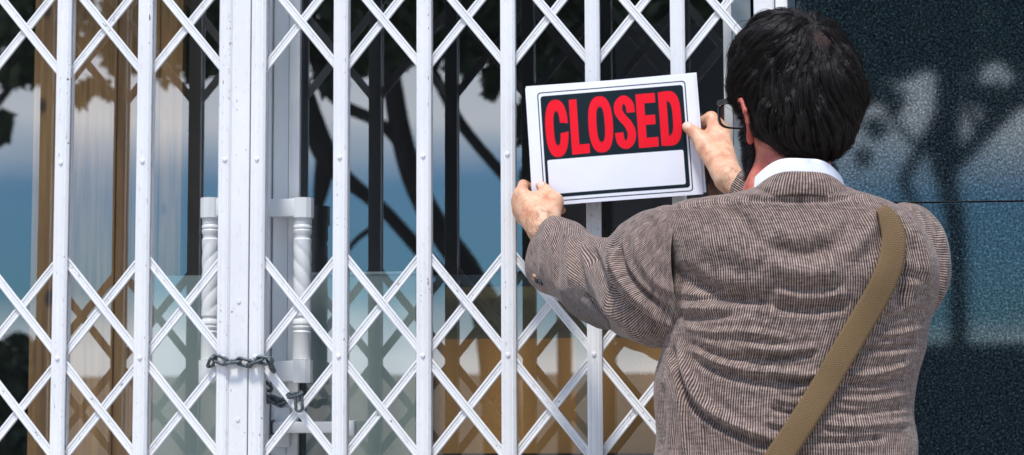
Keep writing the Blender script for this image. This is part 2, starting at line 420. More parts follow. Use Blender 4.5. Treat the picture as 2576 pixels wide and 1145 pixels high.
# window right of the doors
wn = empty('shop_window', (xs(1450, G), G, 0), 'wide shop window right of the doors, closed off with cardboard in its lower part', 'window')
xw0, xw1 = xe+.0125, xs(1826, G)
pane(xw0+.012, xw1, .3, HT, parent=wn)
b = B(); b.box(xw0, xw0+.0118, .165, .225, .02, HT, .001); b.obj('frame_post', DARKFRAME, wn)
b = B(); b.box(xw1+.0003, xs(1848, .15), .13, .225, .02, HT, .002); b.obj('frame_post', PVC, wn, auto=30)
b = B(); b.box(xw0+.012, xw1, .16, .22, .02, .299, .002); b.obj('sill_panel', PVC, wn)
zt_, zb_ = zs(692, .2, 1200), zs(720, .2, 1200)
b = B(); b.box(xw0+.012, xw1-.001, .1955, .225, zb_, zt_, .001); b.obj('crossbar', DARKFRAME, wn)
# jamb between window and granite
jb = empty('door_jamb', (xs(1900, .05), .05, 0), 'tall white and grey jamb posts between the gate and the dark granite wall', 'jamb')
b = B(); b.box(xs(1849, .12), xs(1897, .08), .10, .22, .02, HT, .002); b.obj('recess_panel', GREYMETAL, jb)
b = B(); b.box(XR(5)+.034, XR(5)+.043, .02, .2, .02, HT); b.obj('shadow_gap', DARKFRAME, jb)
b = B(); b.box(xs(1960, -.01), xs(1991, -.01), -.012, .2, .0, HT, .002); b.obj('post', PAINT, jb, auto=30)
b = B(); b.box(xs(1992, -.02)+.0005, xs(2011, -.02), -.018, .2, .0, HT, .002); b.obj('trim', DARKFRAME, jb, auto=30)
# granite cladding
gw = empty('granite_wall', (1.1, 0, 0), 'polished dark granite wall at the right behind the man, with one horizontal joint', 'wall')
gx = xs(2012, -.022); zj = zs(507, -.022, 2430)
for x0, x1, z0, z1 in ((gx, 2.2, 0.002, zj-.0018), (gx, 2.2, zj+.0002, 2.2), (gx, 2.2, 2.203, 3.1)):
    b = B(); b.box(x0, x1, -.022, .0, z0, z1, .0012); b.obj('granite_slab', GRANITE, gw)
b = B(); b.box(gx+.002, 2.2, .0005, .3, .002, 3.1); b.obj('backing', simple('mortar', (.10, .095, .09), .9), gw)
b = B(); b.box(-3.6, 2.2, -.03, .34, HT+.001, 3.6); tag(b.obj('facade_header', CONC), 'plain concrete beam over the shop front above the gate', 'wall')

# behind the glass
wp = empty('wooden_board', (xs(260, .26), .26, 0), 'tall pine board of vertical planks leaning inside the left door pane', 'board')
e = [77, 187, 289, 330, 398, 456]
for i in range(5):
    x0, x1 = xs(e[i], .255), xs(e[i+1], .255); rec = .004 if i in (0, 2) else 0
    b = B(); b.box(x0+.0006, x1-.0006, .252+rec, .275, .06, 2.5, .0015); b.obj('plank', WOOD, wp)
bg_ = 'grey green boards behind the lower door panes'
def board(name, x0, x1, py, mt, label, cat, y0=.215, grp=None, z0=.12, th=.006):
    b = B(); z = zs(py, y0, 900); b.box(x0, x1, y0, y0+th, z0, z, .0008); return tag(b.obj(name, mt), label, cat, grp)
board('privacy_board', xs(384, .215), xs(553, .215), 688, FILM, 'grey green board behind the lower left door pane, beside the planks', 'board', .228, bg_)
pb = board('privacy_board', xs(768, .215), xs(1043, .215), 686, FILM, 'grey green board behind the lower pane of the right door', 'board', .228, bg_)
b = B(); z = zs(686, .226, 900); b.box(xs(768, .215), xs(1043, .215), .2255, .2275, z-.003, z+.0015); b.obj('edge_strip', simple('pale_edge', (.5, .55, .52), .5), pb)
b = B(); x0, x1 = xs(1090, .24), xs(1690, .24); b.box(x0, x1, .245, .252, zs(862, .25, 1300), zs(721, .25, 1300)); tag(b.obj('fibreboard_sheet', CARD2), 'olive brown fibreboard strip in the shop window above the cardboard', 'board')
b = B(); b.box(x0+.002, x1, .2385, .2435, zs(1141, .24, 1300), zs(852, .24, 1300), .001); tag(b.obj('cardboard_sheet', CARD), 'brown cardboard sheet closing the lower shop window', 'cardboard')
b = B(); b.box(x0, x1+.05, .235, .36, .1, zs(1143, .24, 1300)); tag(b.obj('window_ledge', DARKFRAME), 'dark ledge under the cardboard inside the shop window', 'ledge')
b = B(); b.box(xs(1446, .232), xs(1478, .232), .2335, .2345, zs(1141, .24, 1300), zs(860, .24, 1300)); tag(b.obj('tape_band', simple('mesh_tape', (.30, .21, .13), .7, nscale=900, var=.5)), 'pale woven tape band running down the brown cardboard', 'tape')

# ---------------------------------------------------------------- chains
def link_mesh(L=.0350, Wd=.0182, r=.0031, name='chain_link'):
    n = 28; k = 10; V = []; F = []
    hs = L/2-Wd/2; rr = Wd/2-r
    P = []
    for i in range(n):
        a = 2*math.pi*i/n; P.append((rr*math.cos(a), 0, rr*math.sin(a)+(hs if math.sin(a) >= 0 else -hs)))
    for i in range(n):
        p = Vector(P[i]); t = (Vector(P[(i+1) % n])-Vector(P[i-1])).normalized(); nn = Vector((0, 1, 0)); bb = t.cross(nn)
        for j in range(k):
            a = 2*math.pi*j/k; V.append(p+nn*r*math.cos(a)+bb*r*math.sin(a))
    for i in range(n):
        for j in range(k): F.append((i*k+j, i*k+(j+1) % k, ((i+1) % n)*k+(j+1) % k, ((i+1) % n)*k+j))
    me = mesh_np(name, [tuple(v) for v in V], F); me.polygons.foreach_set('use_smooth', [True]*len(F)); me.materials.append(STEEL); return me
LM = link_mesh()
def chain(pts, rolls, parent):
    for (a, b_), rl in zip(pts, rolls):
        a = Vector(a); b_ = Vector(b_); o = bpy.data.objects.new('chain_link', LM); COL.objects.link(o); o.parent = parent
        zz = (b_-a).normalized(); yy_ = Vector((0, -1, 0)); yy_ = (yy_-zz*zz.dot(yy_)).normalized(); xx_ = yy_.cross(zz)
        q = Matrix((xx_, yy_, zz)).transposed().to_quaternion()@Matrix.Rotation(math.radians(rl), 4, 'Z').to_quaternion()
        o.rotation_mode = 'QUATERNION'; o.rotation_quaternion = q; o.location = (a+b_)/2
        o.matrix_parent_inverse = Matrix.Translation(-parent.location)
ch = empty('gate_chain', tuple(U(605, 912, -.01)), 'galvanised steel chain wrapped across the two white meeting stiles of the gate', 'chain')
y_ = -.0085
cp = [U(528, 921, .012), U(537, 899, -.007), U(570, 911, y_), U(601, 908, y_), U(628, 915, y_), U(655, 905, y_), U(676, 908, -.006), U(686, 930, .004)]
pr = []
for i in range(len(cp)-1):
    a, b_ = Vector(cp[i]), Vector(cp[i+1]); m_ = (a+b_)/2; d = (b_-a).normalized()*.0132; pr.append((m_-d, m_+d))
chain(pr, [62, 8, -68, 12, -70, 10, 55], ch)
c2 = empty('hanging_chain', tuple(U(710, 1005, .03)), 'loose chain end hanging behind the lattice strip under the door handle, its last link upright', 'chain')
P = [((655, 985, .03), (670, 1008, .035)), ((664, 996, .036), (690, 1010, .038)), ((682, 1003, .036), (712, 1016, .034)), ((703, 1012, .034), (724, 1004, .028)),
     ((716, 1010, .026), (737, 992, .008)), ((731, 996, .004), (753, 991, -.004)), ((751, 996, -.006), (752.5, 1032, -.006)), ((662, 962, .03), (673, 974, .034))]
pr = []
for a, b_ in P:
    a, b_ = Vector(U(*a)), Vector(U(*b_)); m_ = (a+b_)/2; d = (b_-a).normalized()*.013; pr.append((m_-d, m_+d))
chain(pr, [10, -65, 12, -60, 20, -62, 0, 30], c2)

# ---------------------------------------------------------------- sheets of paper and the sign
def sheetxf(tl, ang, y, k=1408.0):
    a = math.radians(ang); o = U(tl[0], tl[1], y)
    ex = np.array([math.cos(a), 0, math.sin(a)]); ez = np.array([math.sin(a), 0, -math.cos(a)])
    return o, ex/k, ez/k
SWD, SHT = 427.5, 303.0
def bend(u, v, s=0):
    return -.0045*np.sin(u/SWD*3.1+.4)*np.sin(v/SHT*2.2+.2)-.0070*((u/SWD-.42)**2)*(1-v/SHT)+.0012*np.cos(u/60.+s)*(v/SHT)**2
def sd_box(u, v, u0, u1, v0, v1, r):
    cx, cy, hx, hy = (u0+u1)/2, (v0+v1)/2, (u1-u0)/2-r, (v1-v0)/2-r
    qx, qy = np.abs(u-cx)-hx, np.abs(v-cy)-hy
    return np.hypot(np.maximum(qx, 0), np.maximum(qy, 0))+np.minimum(np.maximum(qx, qy), 0)-r
def sd_sup(u, v, cx, cy, rx, ry, p=2.5):
    k = (np.abs((u-cx)/rx)**p+np.abs((v-cy)/ry)**p)**(1/p); return (k-1)*min(rx, ry)*(.9+.0*k)
def sd_path(u, v, P, w, sx=1.0, sv=1.0):
    d = np.full(u.shape, 1e9)
    for (a, b_, wa), (c, e_, wb) in zip(P[:-1], P[1:]):
        ax, ay, bx, by = a*sx, b_*sv, c*sx, e_*sv
        t = np.clip(((u*sx-ax)*(bx-ax)+(v*sv-ay)*(by-ay))/((bx-ax)**2+(by-ay)**2+1e-9), 0, 1)
        d = np.minimum(d, np.hypot(u*sx-ax-t*(bx-ax), v*sv-ay-t*(by-ay))-(wa+(wb-wa)*t)*w)
    return d
def catm(P, n=8):
    P = np.array(P, float); Q = [P[0]]
    E = np.vstack([2*P[0]-P[1], P, 2*P[-1]-P[-2]])
    for i in range(1, len(E)-2):
        for k in range(1, n+1):
            t = k/n; a, b_, c, d = E[i-1:i+3]
            Q.append(.5*((2*b_)+(-a+c)*t+(2*a-5*b_+4*c-d)*t*t+(-a+3*b_-3*c+d)*t**3))
    return np.array(Q)
def print_cover(u, v):
    cov = lambda d: np.clip(.5-d/1.1, 0, 1)
    line = np.maximum(sd_box(u, v, 29, 403.5, 14, 294, 9), -sd_box(u, v, 31.8, 400.7, 16.8, 291.2, 7))
    black = sd_box(u, v, 36.6, 396.5, 24, 284, 8)
    white = sd_box(u, v, 44, 386, 188, 274.5, 4.5)
    blk = np.maximum(cov(line), cov(black)*(1-cov(white)))
    vv = 39+(v-39)*140/(140-6*(u-75)/300)                       # baseline rises slightly to the right
    t, bt_ = 39., 179.; m_ = 109.; h = 70.
    O = np.maximum(sd_sup(u, vv, 184.5, m_, 29.5, h), -sd_sup(u, vv, 184.5, m_, 11.5, h-19, 2.6))
    C = np.maximum(sd_sup(u, vv, 73.5, m_, 27.5, h), -sd_sup(u, vv, 74, m_, 9.5, h-20, 2.6))
    gap = np.maximum(np.maximum(71-u, (96-vv)-.20*(u-80)), (vv-121)-.20*(u-80)*-1)
    gap = np.maximum(74-u, np.abs(vv-m_)-(15+(u-80)*-.15)); C = np.maximum(C, -gap)
    L = np.minimum(sd_box(u, vv, 109, 126.5, t+1, bt_, .5), sd_box(u, vv, 109, 152, bt_-22, bt_, .5))
    E_ = np.minimum(np.minimum(sd_box(u, vv, 277.5, 296, t+1, bt_, .5), sd_box(u, vv, 277.5, 324, t+1, t+24, .5)),
                    np.minimum(sd_box(u, vv, 277.5, 321, 97, 120, .5), sd_box(u, vv, 277.5, 325, bt_-23, bt_, .5)))
    D = np.maximum(np.minimum(sd_sup(u, vv, 353, m_, 32.5, h-.5, 3.0), sd_box(u, vv, 334, 353, t+.5, bt_-.5, .5)), 334-u)
    D = np.maximum(D, -np.maximum(np.minimum(sd_sup(u, vv, 352, m_, 15, h-21, 3.0), sd_box(u, vv, 352, 356, t+22, bt_-22, .5)), 352-u))
    sp = catm([(262, 82), (259, 62), (246, 49.5), (233, 60), (231, 79), (240, 97), (252, 113), (260.5, 135), (258, 157), (245.5, 168.5), (233, 159), (229.5, 139)])
    Sx = sd_path(u, vv, [(a, b_, 1) for a, b_ in sp], 9.4)
    Sx = np.maximum(Sx, -np.maximum.reduce([84-vv, vv-97, 251.5-u])); Sx = np.maximum(Sx, -np.maximum.reduce([122-vv, vv-136, u-239]))
    Sx = np.maximum(np.maximum(Sx, t-vv), vv-bt_)
    red = cov(np.minimum.reduce([O, C, L, E_, D, Sx])-1.0)
    return blk, red
def sheet(name, tl, ang, y, label, cat, grp, nu=40, nv=30, pr=False, w=SWD, h=SHT, seed=0):
    u = np.linspace(0, w, nu+1); v = np.linspace(0, h, nv+1); uu, vv = np.meshgrid(u, v)
    o, ex, ez = sheetxf(tl, ang, y)
    V = o+uu.ravel()[:, None]*ex+vv.ravel()[:, None]*ez; V[:, 1] += bend(uu.ravel(), vv.ravel(), seed)
    i = np.arange(nv)[:, None]*(nu+1)+np.arange(nu); F = np.stack([i, i+nu+1, i+nu+2, i+1], -1).reshape(-1, 4)
    me = mesh_np(name, V, F, np.stack([uu.ravel()/w, vv.ravel()/h], -1))
    if pr:
        blk, red = print_cover(uu.ravel(), vv.ravel()); c = np.zeros((len(V), 4), np.float32); c[:, 0] = blk; c[:, 1] = red; c[:, 3] = 1
        a = me.color_attributes.new('ink', 'FLOAT_COLOR', 'POINT'); a.data.foreach_set('color', c.ravel())
    ob = link(name, me, PRINTP if pr else PAPER, None, True)
    return tag(ob, label, cat, grp)
def paper(name, printed):
    m, nt, bs = mat(name); w = (.86, .86, .93)
    n = noise(nt, 12, 3, .5); c = ramp(nt, n, [(.3, (.82, .82, .90)), (.7, (.88, .88, .94))])
    if printed:
        a = N(nt, 'ShaderNodeVertexColor', layer_name='ink'); s = N(nt, 'ShaderNodeSeparateColor'); nt.links.new(a.outputs[0], s.inputs[0])
        ln = noise(nt, 60, 3, .6, sc=(6, 1, .6)); bl = noise(nt, 14, 4, .6)
        ink = mixc(nt, bl, (.004, .012, .017), (.010, .022, .030)); rd = mixc(nt, ln, (.80, .006, .018), (.92, .012, .032))
        c = mixc(nt, s.outputs[0], c, ink); c = mixc(nt, s.outputs[1], c, rd)
    nt.links.new(c, bs.inputs['Base Color']); bs.inputs['Roughness'].default_value = .5 if printed else .7
    bs.inputs['Specular IOR Level'].default_value = .15
    return m
PAPER = paper('white_paper', False); PRINTP = paper('printed_paper', True)
PY = -.046
pg = 'blank paper sheets behind the closed sign'
sheet('closed_sign', (1321, 222.5), 3.45, PY, 'paper sign reading CLOSED in red capitals on black, held against the gate', 'sign', None, 600, 426, True)
sheet('paper_sheet', (1322.5, 217.8), 2.85, PY+.0012, 'blank sheet just behind the CLOSED sign, its corner out at the top left', 'paper', pg)
sheet('paper_sheet', (1331, 221), 3.9, PY+.0024, 'blank sheet behind the CLOSED sign, its edge out along the top right', 'paper', pg, w=423)
sheet('paper_sheet', (1329, 233), 4.4, PY+.0038, 'rearmost blank sheet behind the CLOSED sign, a sliver out at the right under the hand', 'paper', pg, w=421, h=280)

# ---------------------------------------------------------------- signed distance bodies
def cone(p, a, b, r1, r2):
    ba = b-a; h = np.clip((p-a)@ba/(ba@ba+1e-12), 0, 1)
    return np.linalg.norm(p-a-h[:, None]*ba, axis=1)-(r1+(r2-r1)*h)
def ell(p, c, R, r):
    q = (p-c)@R; k0 = np.linalg.norm(q/r, axis=1); k1 = np.linalg.norm(q/(r*r), axis=1)+1e-9
    return k0*(k0-1)/k1
def smin(a, b, k):
    h = np.clip(.5+.5*(b-a)/k, 0, 1); return b+(a-b)*h-k*h*(1-h)
class SDF:
    """groups of primitives: the core blends smoothly, limbs of the other groups blend with the core only"""
    def __init__(s): s.core = []; s.groups = []; s.sub = []
    def ev(s, p, r=1e9):
        c = p.mean(0, keepdims=True)
        def near(pr): return pr[0](c)[0] < r*2.2+.05 if len(p) > 1 else True
        d = np.full(len(p), 9.)
        for f, k in s.core:
            if near((f,)): d = smin(d, f(p), k)
        res = d
        for g, kg in s.groups:
            dd = None
            for f, k in g:
                if near((f,)):
                    v = f(p); dd = v if dd is None else smin(dd, v, k)
            if dd is not None: res = np.minimum(res, smin(d, dd, kg))
        for f, k in s.sub:
            res = -smin(-res, f(p), k)
        return res
def nets(sdf, lo, hi, h, name):
    lo = np.array(lo); n = np.ceil((np.array(hi)-lo)/h/16).astype(int); D = np.full(tuple(n*16+1), 9., np.float32)
    bl = 16; g = np.stack(np.meshgrid(*[np.arange(bl+1)]*3, indexing='ij'), -1).reshape(-1, 3)*h
    rad = bl*h*.87
    cs = np.stack(np.meshgrid(*[np.arange(k) for k in n], indexing='ij'), -1).reshape(-1, 3)
    cc = lo+(cs+.5)*bl*h
    dc = np.full(len(cc), 9.)
    for i in range(0, len(cc), 4096): dc[i:i+4096] = sdf.ev(cc[i:i+4096])
    for ci, c, d in zip(cs, cc, dc):
        i, j, k = ci*bl
        if abs(d) > rad+.012:
            D[i:i+bl+1, j:j+bl+1, k:k+bl+1] = np.where(np.abs(D[i:i+bl+1, j:j+bl+1, k:k+bl+1]) < 8, D[i:i+bl+1, j:j+bl+1, k:k+bl+1], np.sign(d)*8.5)
            continue
        D[i:i+bl+1, j:j+bl+1, k:k+bl+1] = sdf.ev(c-bl*h/2+g, rad).reshape(bl+1, bl+1, bl+1)
    s = D < 0
    # cells with a sign change
    def corner(A): return [A[dx:A.shape[0]-1+dx, dy:A.shape[1]-1+dy, dz:A.shape[2]-1+dz] for dx in (0, 1) for dy in (0, 1) for dz in (0, 1)]
    cn_ = sum(c.astype(np.int8) for c in corner(s)); act = (cn_ > 0) & (cn_ < 8)
    idx = np.argwhere(act); ids = np.full(act.shape, -1, np.int32); ids[act] = np.arange(len(idx))
    acc = np.zeros((len(idx), 3)); cnt = np.zeros(len(idx))
    off = [(x, y, z) for x in (0, 1) for y in (0, 1) for z in (0, 1)]
    for a in off:
        for ax in range(3):
            if a[ax]: continue
            b_ = list(a); b_[ax] = 1
            da = D[tuple((idx+a).T)]; db = D[tuple((idx+b_).T)]; m_ = (da < 0) != (db < 0)
            t = np.clip(da/(da-db+1e-12), .02, .98); pt = idx+np.array(a)+np.eye(3)[ax]*t[:, None]
            acc[m_] += pt[m_]; cnt[m_] += 1
    V = lo+acc/np.maximum(cnt, 1)[:, None]*h
    F = []
    for ax in range(3):
        u, v = [(1, 2), (2, 0), (0, 1)][ax]
        sl = [slice(1, -1)]*3; sl[ax] = slice(0, -1); A = s[tuple(sl)]; sl2 = list(sl); sl2[ax] = slice(1, None)
        # edges along ax with interior u,v
        sA = [slice(1, -1)]*3; sA[ax] = slice(0, D.shape[ax]-1); sB = list(sA); sB[ax] = slice(1, D.shape[ax])
        A = s[tuple(sA)]; Bq = s[tuple(sB)]; e_ = np.argwhere(A != Bq)
        if len(e_) == 0: continue
        base = e_.copy(); base[:, u] += 1; base[:, v] += 1
        du = np.zeros(3, int); du[u] = 1; dv = np.zeros(3, int); dv[v] = 1
        q = np.stack([ids[tuple((base-du-dv).T)], ids[tuple((base-dv).T)], ids[tuple(base.T)], ids[tuple((base-du).T)]], -1)
        fl = A[tuple(e_.T)]; q[~fl] = q[~fl][:, ::-1]; F.append(q)
    F = np.concatenate(F); F = F[(F >= 0).all(1)]
    return V, F
def smooth_mesh(V, F, it=2):
    e = np.concatenate([F[:, [0, 1]], F[:, [1, 2]], F[:, [2, 3]], F[:, [3, 0]]])
    for _ in range(it):
        A = np.zeros_like(V); c = np.zeros(len(V))
        for a, b_ in ((0, 1), (1, 0)):
            for k in range(3): A[:, k] += np.bincount(e[:, a], V[e[:, b_], k], len(V))
            c += np.bincount(e[:, a], minlength=len(V))
        V = V*.5+A/np.maximum(c, 1)[:, None]*.5
    return V

HA = math.radians(30)
HC = U(1996, 228, -.50)
HF = np.array([-math.sin(HA), math.cos(HA), -.04]); HF /= np.linalg.norm(HF)
HL = np.cross(np.array([0, 0, 1.]), HF); HL /= np.linalg.norm(HL)       # his left
HU = np.cross(HF, HL)
HR = np.stack([HL, HF, HU], 1)                                           # head frame: left, forward, up
def hp(l, f, u): return HC+HL*l+HF*f+HU*u
C3 = np.array
core = []
def addc(a, b_, r1, r2, k=.012, L=core): a = C3(a, float); b_ = C3(b_, float); L.append((lambda p, a=a, b_=b_, r1=r1, r2=r2: cone(p, a, b_, r1, r2), k))
def adde(c, R, r, k=.012, L=core): c = C3(c, float); r = C3(r, float); L.append((lambda p, c=c, R=R, r=r: ell(p, c, R, r), k))
# head
adde(hp(.004, -.008, .008), HR, (.070, .086, .090), .01)
adde(hp(0, .035, -.045), HR, (.062, .062, .085), .02)
adde(hp(0, .055, -.100), HR, (.042, .040, .030), .02)                   # chin and jaw
addc(hp(.048, .01, -.075), hp(.020, .075, -.105), .018, .016, .02); addc(hp(-.048, .01, -.075), hp(-.020, .075, -.105), .018, .016, .02)
addc(hp(0, .095, .0), hp(0, .112, -.040), .008, .012, .008)              # nose
addc(hp(.012, .100, -.044), hp(-.012, .100, -.044), .007, .007, .006)
addc(hp(.035, .086, .012), hp(-.035, .086, .012), .010, .010, .01)        # brow
addc(hp(.018, .096, -.068), hp(-.018, .096, -.068), .0055, .0055, .004); addc(hp(.014, .094, -.078), hp(-.014, .094, -.078), .006, .006, .003)
for s_ in (1, -1): adde(hp(s_*.031, .086, -.006), HR, (.013, .010, .010), .003)
NK = U(1985, 520, -.52)
addc(hp(.008, -.020, -.06), NK, .050, .058, .02)
grp = []
def group(L, kg): grp.append((L, kg))
for s_ in (1, -1):                                                      # ears: shell, rim, lobe
    L = []
    adde(hp(s_*.083, -.004, -.050), HR@np.array([[math.cos(.5), -s_*math.sin(.5), 0], [s_*math.sin(.5), math.cos(.5), 0], [0, 0, 1]]), (.0055, .017, .030), .004, L)
    rim = [(.088, .010, -.030), (.095, .002, -.020), (.099, -.012, -.024), (.099, -.020, -.042), (.093, -.018, -.060), (.086, -.010, -.074), (.082, -.002, -.080)]
    for a, b_ in zip(rim[:-1], rim[1:]): addc(hp(s_*a[0], a[1], a[2]), hp(s_*b_[0], b_[1], b_[2]), .0042, .0042, .003, L)
    addc(hp(s_*.082, -.003, -.076), hp(s_*.081, -.001, -.084), .0065, .0055, .004, L)
    group(L, .006)
# trunk under the jacket
addc(NK, U(1985, 760, -.49), .070, .085, .04); addc(U(1830, 640, -.49), U(2150, 640, -.49), .062, .062, .04)
addc(U(1985, 760, -.49), U(1970, 1180, -.49), .085, .095, .05)
addc(U(1900, 900, -.49), U(1880, 1200, -.49), .075, .08, .05); addc(U(2070, 900, -.49), U(2080, 1200, -.49), .075, .08, .05)
# left arm and hand
SHL, ELL, WRL = U(1735, 620, -.50), U(1500, 735, -.27), U(1362, 578, -.115)
addc(SHL, ELL, .052, .040, .03); addc(ELL, U(1405, 640, -.165), .042, .033, .03); addc(U(1405, 640, -.165), WRL, .032, .0245, .02)
LM_ = dict(i=(1311, 486, -.070), m=(1305, 506, -.062), r=(1307, 530, -.060), l=(1318, 550, -.062))
for k_, r_ in (('i', .0125), ('m', .0130), ('r', .0125), ('l', .0115)):
    addc(WRL, U(*LM_[k_]), .0165, r_, .013)
addc(U(1368, 560, -.118), U(1350, 500, -.075), .020, .014, .014)
addc(U(1388, 548, -.105), U(1392, 508, -.078), .0155, .0150, .014); addc(U(1362, 550, -.11), U(1392, 508, -.078), .018, .0135, .014)
def finger(pts, rr, kg=.006):
    L = []; P_ = [U(*q) for q in pts]
    for a, b_, r1, r2 in zip(P_[:-1], P_[1:], rr[:-1], rr[1:]): addc(a, b_, r1, r2, .003, L)
    group(L, kg); return P_
finger([LM_['i'], (1316, 466, -.034), (1338, 476, -.022), (1358, 484, -.026)], (.0118, .0100, .0088, .0075))
finger([LM_['m'], (1306, 500, -.022), (1345, 512, -.012), (1374, 516, -.020)], (.0122, .0102, .0088, .0076))
fr_ = finger([LM_['r'], (1318, 530, -.022), (1380, 536, -.020), (1413, 528, -.028)], (.0118, .0098, .0086, .0076))
finger([LM_['l'], (1324, 550, -.030), (1350, 554, -.024), (1372, 550, -.030)], (.0108, .0088, .0078, .0068))
tl_ = finger([(1392, 508, -.078), (1373, 480, -.064), (1359, 466, -.056)], (.0140, .0112, .0092), .009)
# right arm and hand
SHR, ELR, WRR = U(2230, 640, -.50), U(2215, 700, -.25), U(1832, 448, -.135)
addc(SHR, ELR, .052, .040, .03); addc(ELR, U(1910, 515, -.165), .042, .032, .03); addc(U(1910, 515, -.165), WRR, .031, .0240, .02)
RM = dict(i=(1817, 334, -.052), m=(1822, 352, -.030), r=(1822, 374, -.010), l=(1820, 398, .006))
for k_, r_ in (('i', .0128), ('m', .0130), ('r', .0125), ('l', .0115)): addc(WRR, U(*RM[k_]), .0175, r_, .013)
addc(U(1812, 428, -.115), U(1776, 374, -.080), .019, .0155, .014); addc(U(1800, 400, -.085), U(1800, 350, -.062), .017, .014, .014)
addc(U(1776, 374, -.080), U(1805, 345, -.058), .012, .012, .012)
finger([RM['i'], (1788, 297, -.040), (1764, 308, -.022), (1748, 326, -.024)], (.0138, .0122, .0100, .0080), .012)
addc(U(1770, 360, -.070), U(1800, 318, -.048), .0105, .0115, .014)
finger([RM['m'], (1793, 316, -.008), (1768, 334, -.006), (1754, 350, -.018)], (.0122, .0102, .0090, .0076))
finger([RM['r'], (1796, 344, .010), (1772, 360, .008), (1760, 374, -.008)], (.0115, .0095, .0085, .0074))
finger([RM['l'], (1800, 376, .022), (1782, 388, .016), (1772, 396, .002)], (.0105, .0085, .0078, .0068))
tr_ = finger([(1776, 374, -.080), (1749, 336, -.066), (1728, 319, -.057)], (.0150, .0120, .0096), .009)
body = SDF(); body.core = core; body.groups = grp

person = empty('person', (float(NK[0]), -.5, 0), 'man seen from behind in a brown pinstriped jacket, both hands holding up the CLOSED sign', 'person')
V, F = nets(body, (-.52, -.72, CZ-.14), (.36, .07, CZ+.72), .0028, 'body')
V = smooth_mesh(V, F, 2)
lf = np.linalg.norm(V-U(1320, 520, -.03), axis=1)
me = mesh_np('body', V, F)
pxy = proj(V); hd = (V-HC)@HR
neck = np.clip((HC[2]+.02-V[:, 2])/.05, 0, 1)*np.clip((V[:, 2]-(HC[2]-.22))/.03, 0, 1)*(np.linalg.norm(V[:, :2]-HC[:2], axis=1) < .16)
ear = (np.abs(hd[:, 0]) > .078)*(hd[:, 2] < .0)*(hd[:, 2] > -.1)*(np.linalg.norm(hd, axis=1) < .16)
red = np.clip(neck*.85+ear, 0, 1)
nail = np.zeros(len(V))
for tip, prev in ((tl_[-1], tl_[-2]), (tr_[-1], tr_[-2])):
    d = (tip-prev)/np.linalg.norm(tip-prev); c = tip+d*.001+np.array([0, -.0085, 0.002]); q = V-c
    al = q@d; pe = np.linalg.norm(q-al[:, None]*d, axis=1)
    nail = np.maximum(nail, ((np.abs(al)/.0085)**3+(pe/.0062)**3 < 1))
att = me.color_attributes.new('skin', 'FLOAT_COLOR', 'POINT')
att.data.foreach_set('color', np.stack([red, nail, 0*red, 0*red+1], -1).astype(np.float32).ravel())
def skin():
    m, nt, bs = mat('skin'); a = N(nt, 'ShaderNodeVertexColor', layer_name='skin'); s = N(nt, 'ShaderNodeSeparateColor'); nt.links.new(a.outputs[0], s.inputs[0])
    n = noise(nt, 38, 6, .7); c = ramp(nt, n, [(.32, (.50, .19, .105)), (.5, (.66, .36, .22)), (.68, (.76, .50, .34))])
    rd = ramp(nt, n, [(.3, (.38, .055, .040)), (.5, (.50, .10, .072)), (.7, (.60, .18, .13))]); c = mixc(nt, s.outputs[0], c, rd)
    c = mixc(nt, math_(nt, 'MULTIPLY', s.outputs[1], .8), c, (.80, .52, .46))
    nt.links.new(c, bs.inputs['Base Color']); bs.inputs['Roughness'].default_value = .48
    bs.inputs['Subsurface Weight'].default_value = .15; bs.inputs['Subsurface Radius'].default_value = (.6, .2, .1); bs.inputs['Subsurface Scale'].default_value = .008
    w = noise(nt, 330, 4, .7); v = N(nt, 'ShaderNodeTexVoronoi', feature='DISTANCE_TO_EDGE'); v.inputs['Scale'].default_value = 420
    bump(nt, bs, math_(nt, 'ADD', w, v.outputs[0]), .35, .0006); return m
SKIN = skin()
bo = link('body', me, SKIN, person, True)

# ---------------------------------------------------------------- hair and beard
HAIRM = None
def hairmat():
    m, nt, bs = mat('dark_hair'); n = noise(nt, 60, 3, .5)
    c = ramp(nt, n, [(.3, (.004, .0035, .004)), (.75, (.022, .014, .011))]); nt.links.new(c, bs.inputs['Base Color'])
    bs.inputs['Roughness'].default_value = .38; bs.inputs['Specular IOR Level'].default_value = .42
    return m
HAIRM = hairmat()
cap = SDF(); cc_ = []
adde(hp(.013, -.010, .014), HR, (.080, .099, .098), .01, cc_)
adde(hp(.010, -.056, -.040), HR, (.069, .058, .072), .03, cc_)
adde(hp(.036, -.020, .054), HR, (.048, .062, .050), .02, cc_); adde(hp(-.014, -.010, .056), HR, (.050, .068, .048), .02, cc_)
adde(hp(-.026, -.035, -.005), HR, (.046, .056, .064), .03, cc_)
cap.core = cc_
pn = np.array([0, .72, -.69])
cap.sub = [(lambda p: .026-((p-HC)@HR)@pn, .012), (lambda p: -ell(p, hp(.094, .000, -.050), HR, C3((.030, .026, .036)))*-1, .01), (lambda p: ell(p, hp(-.094, .000, -.050), HR, C3((.030, .026, .036))), .01)]
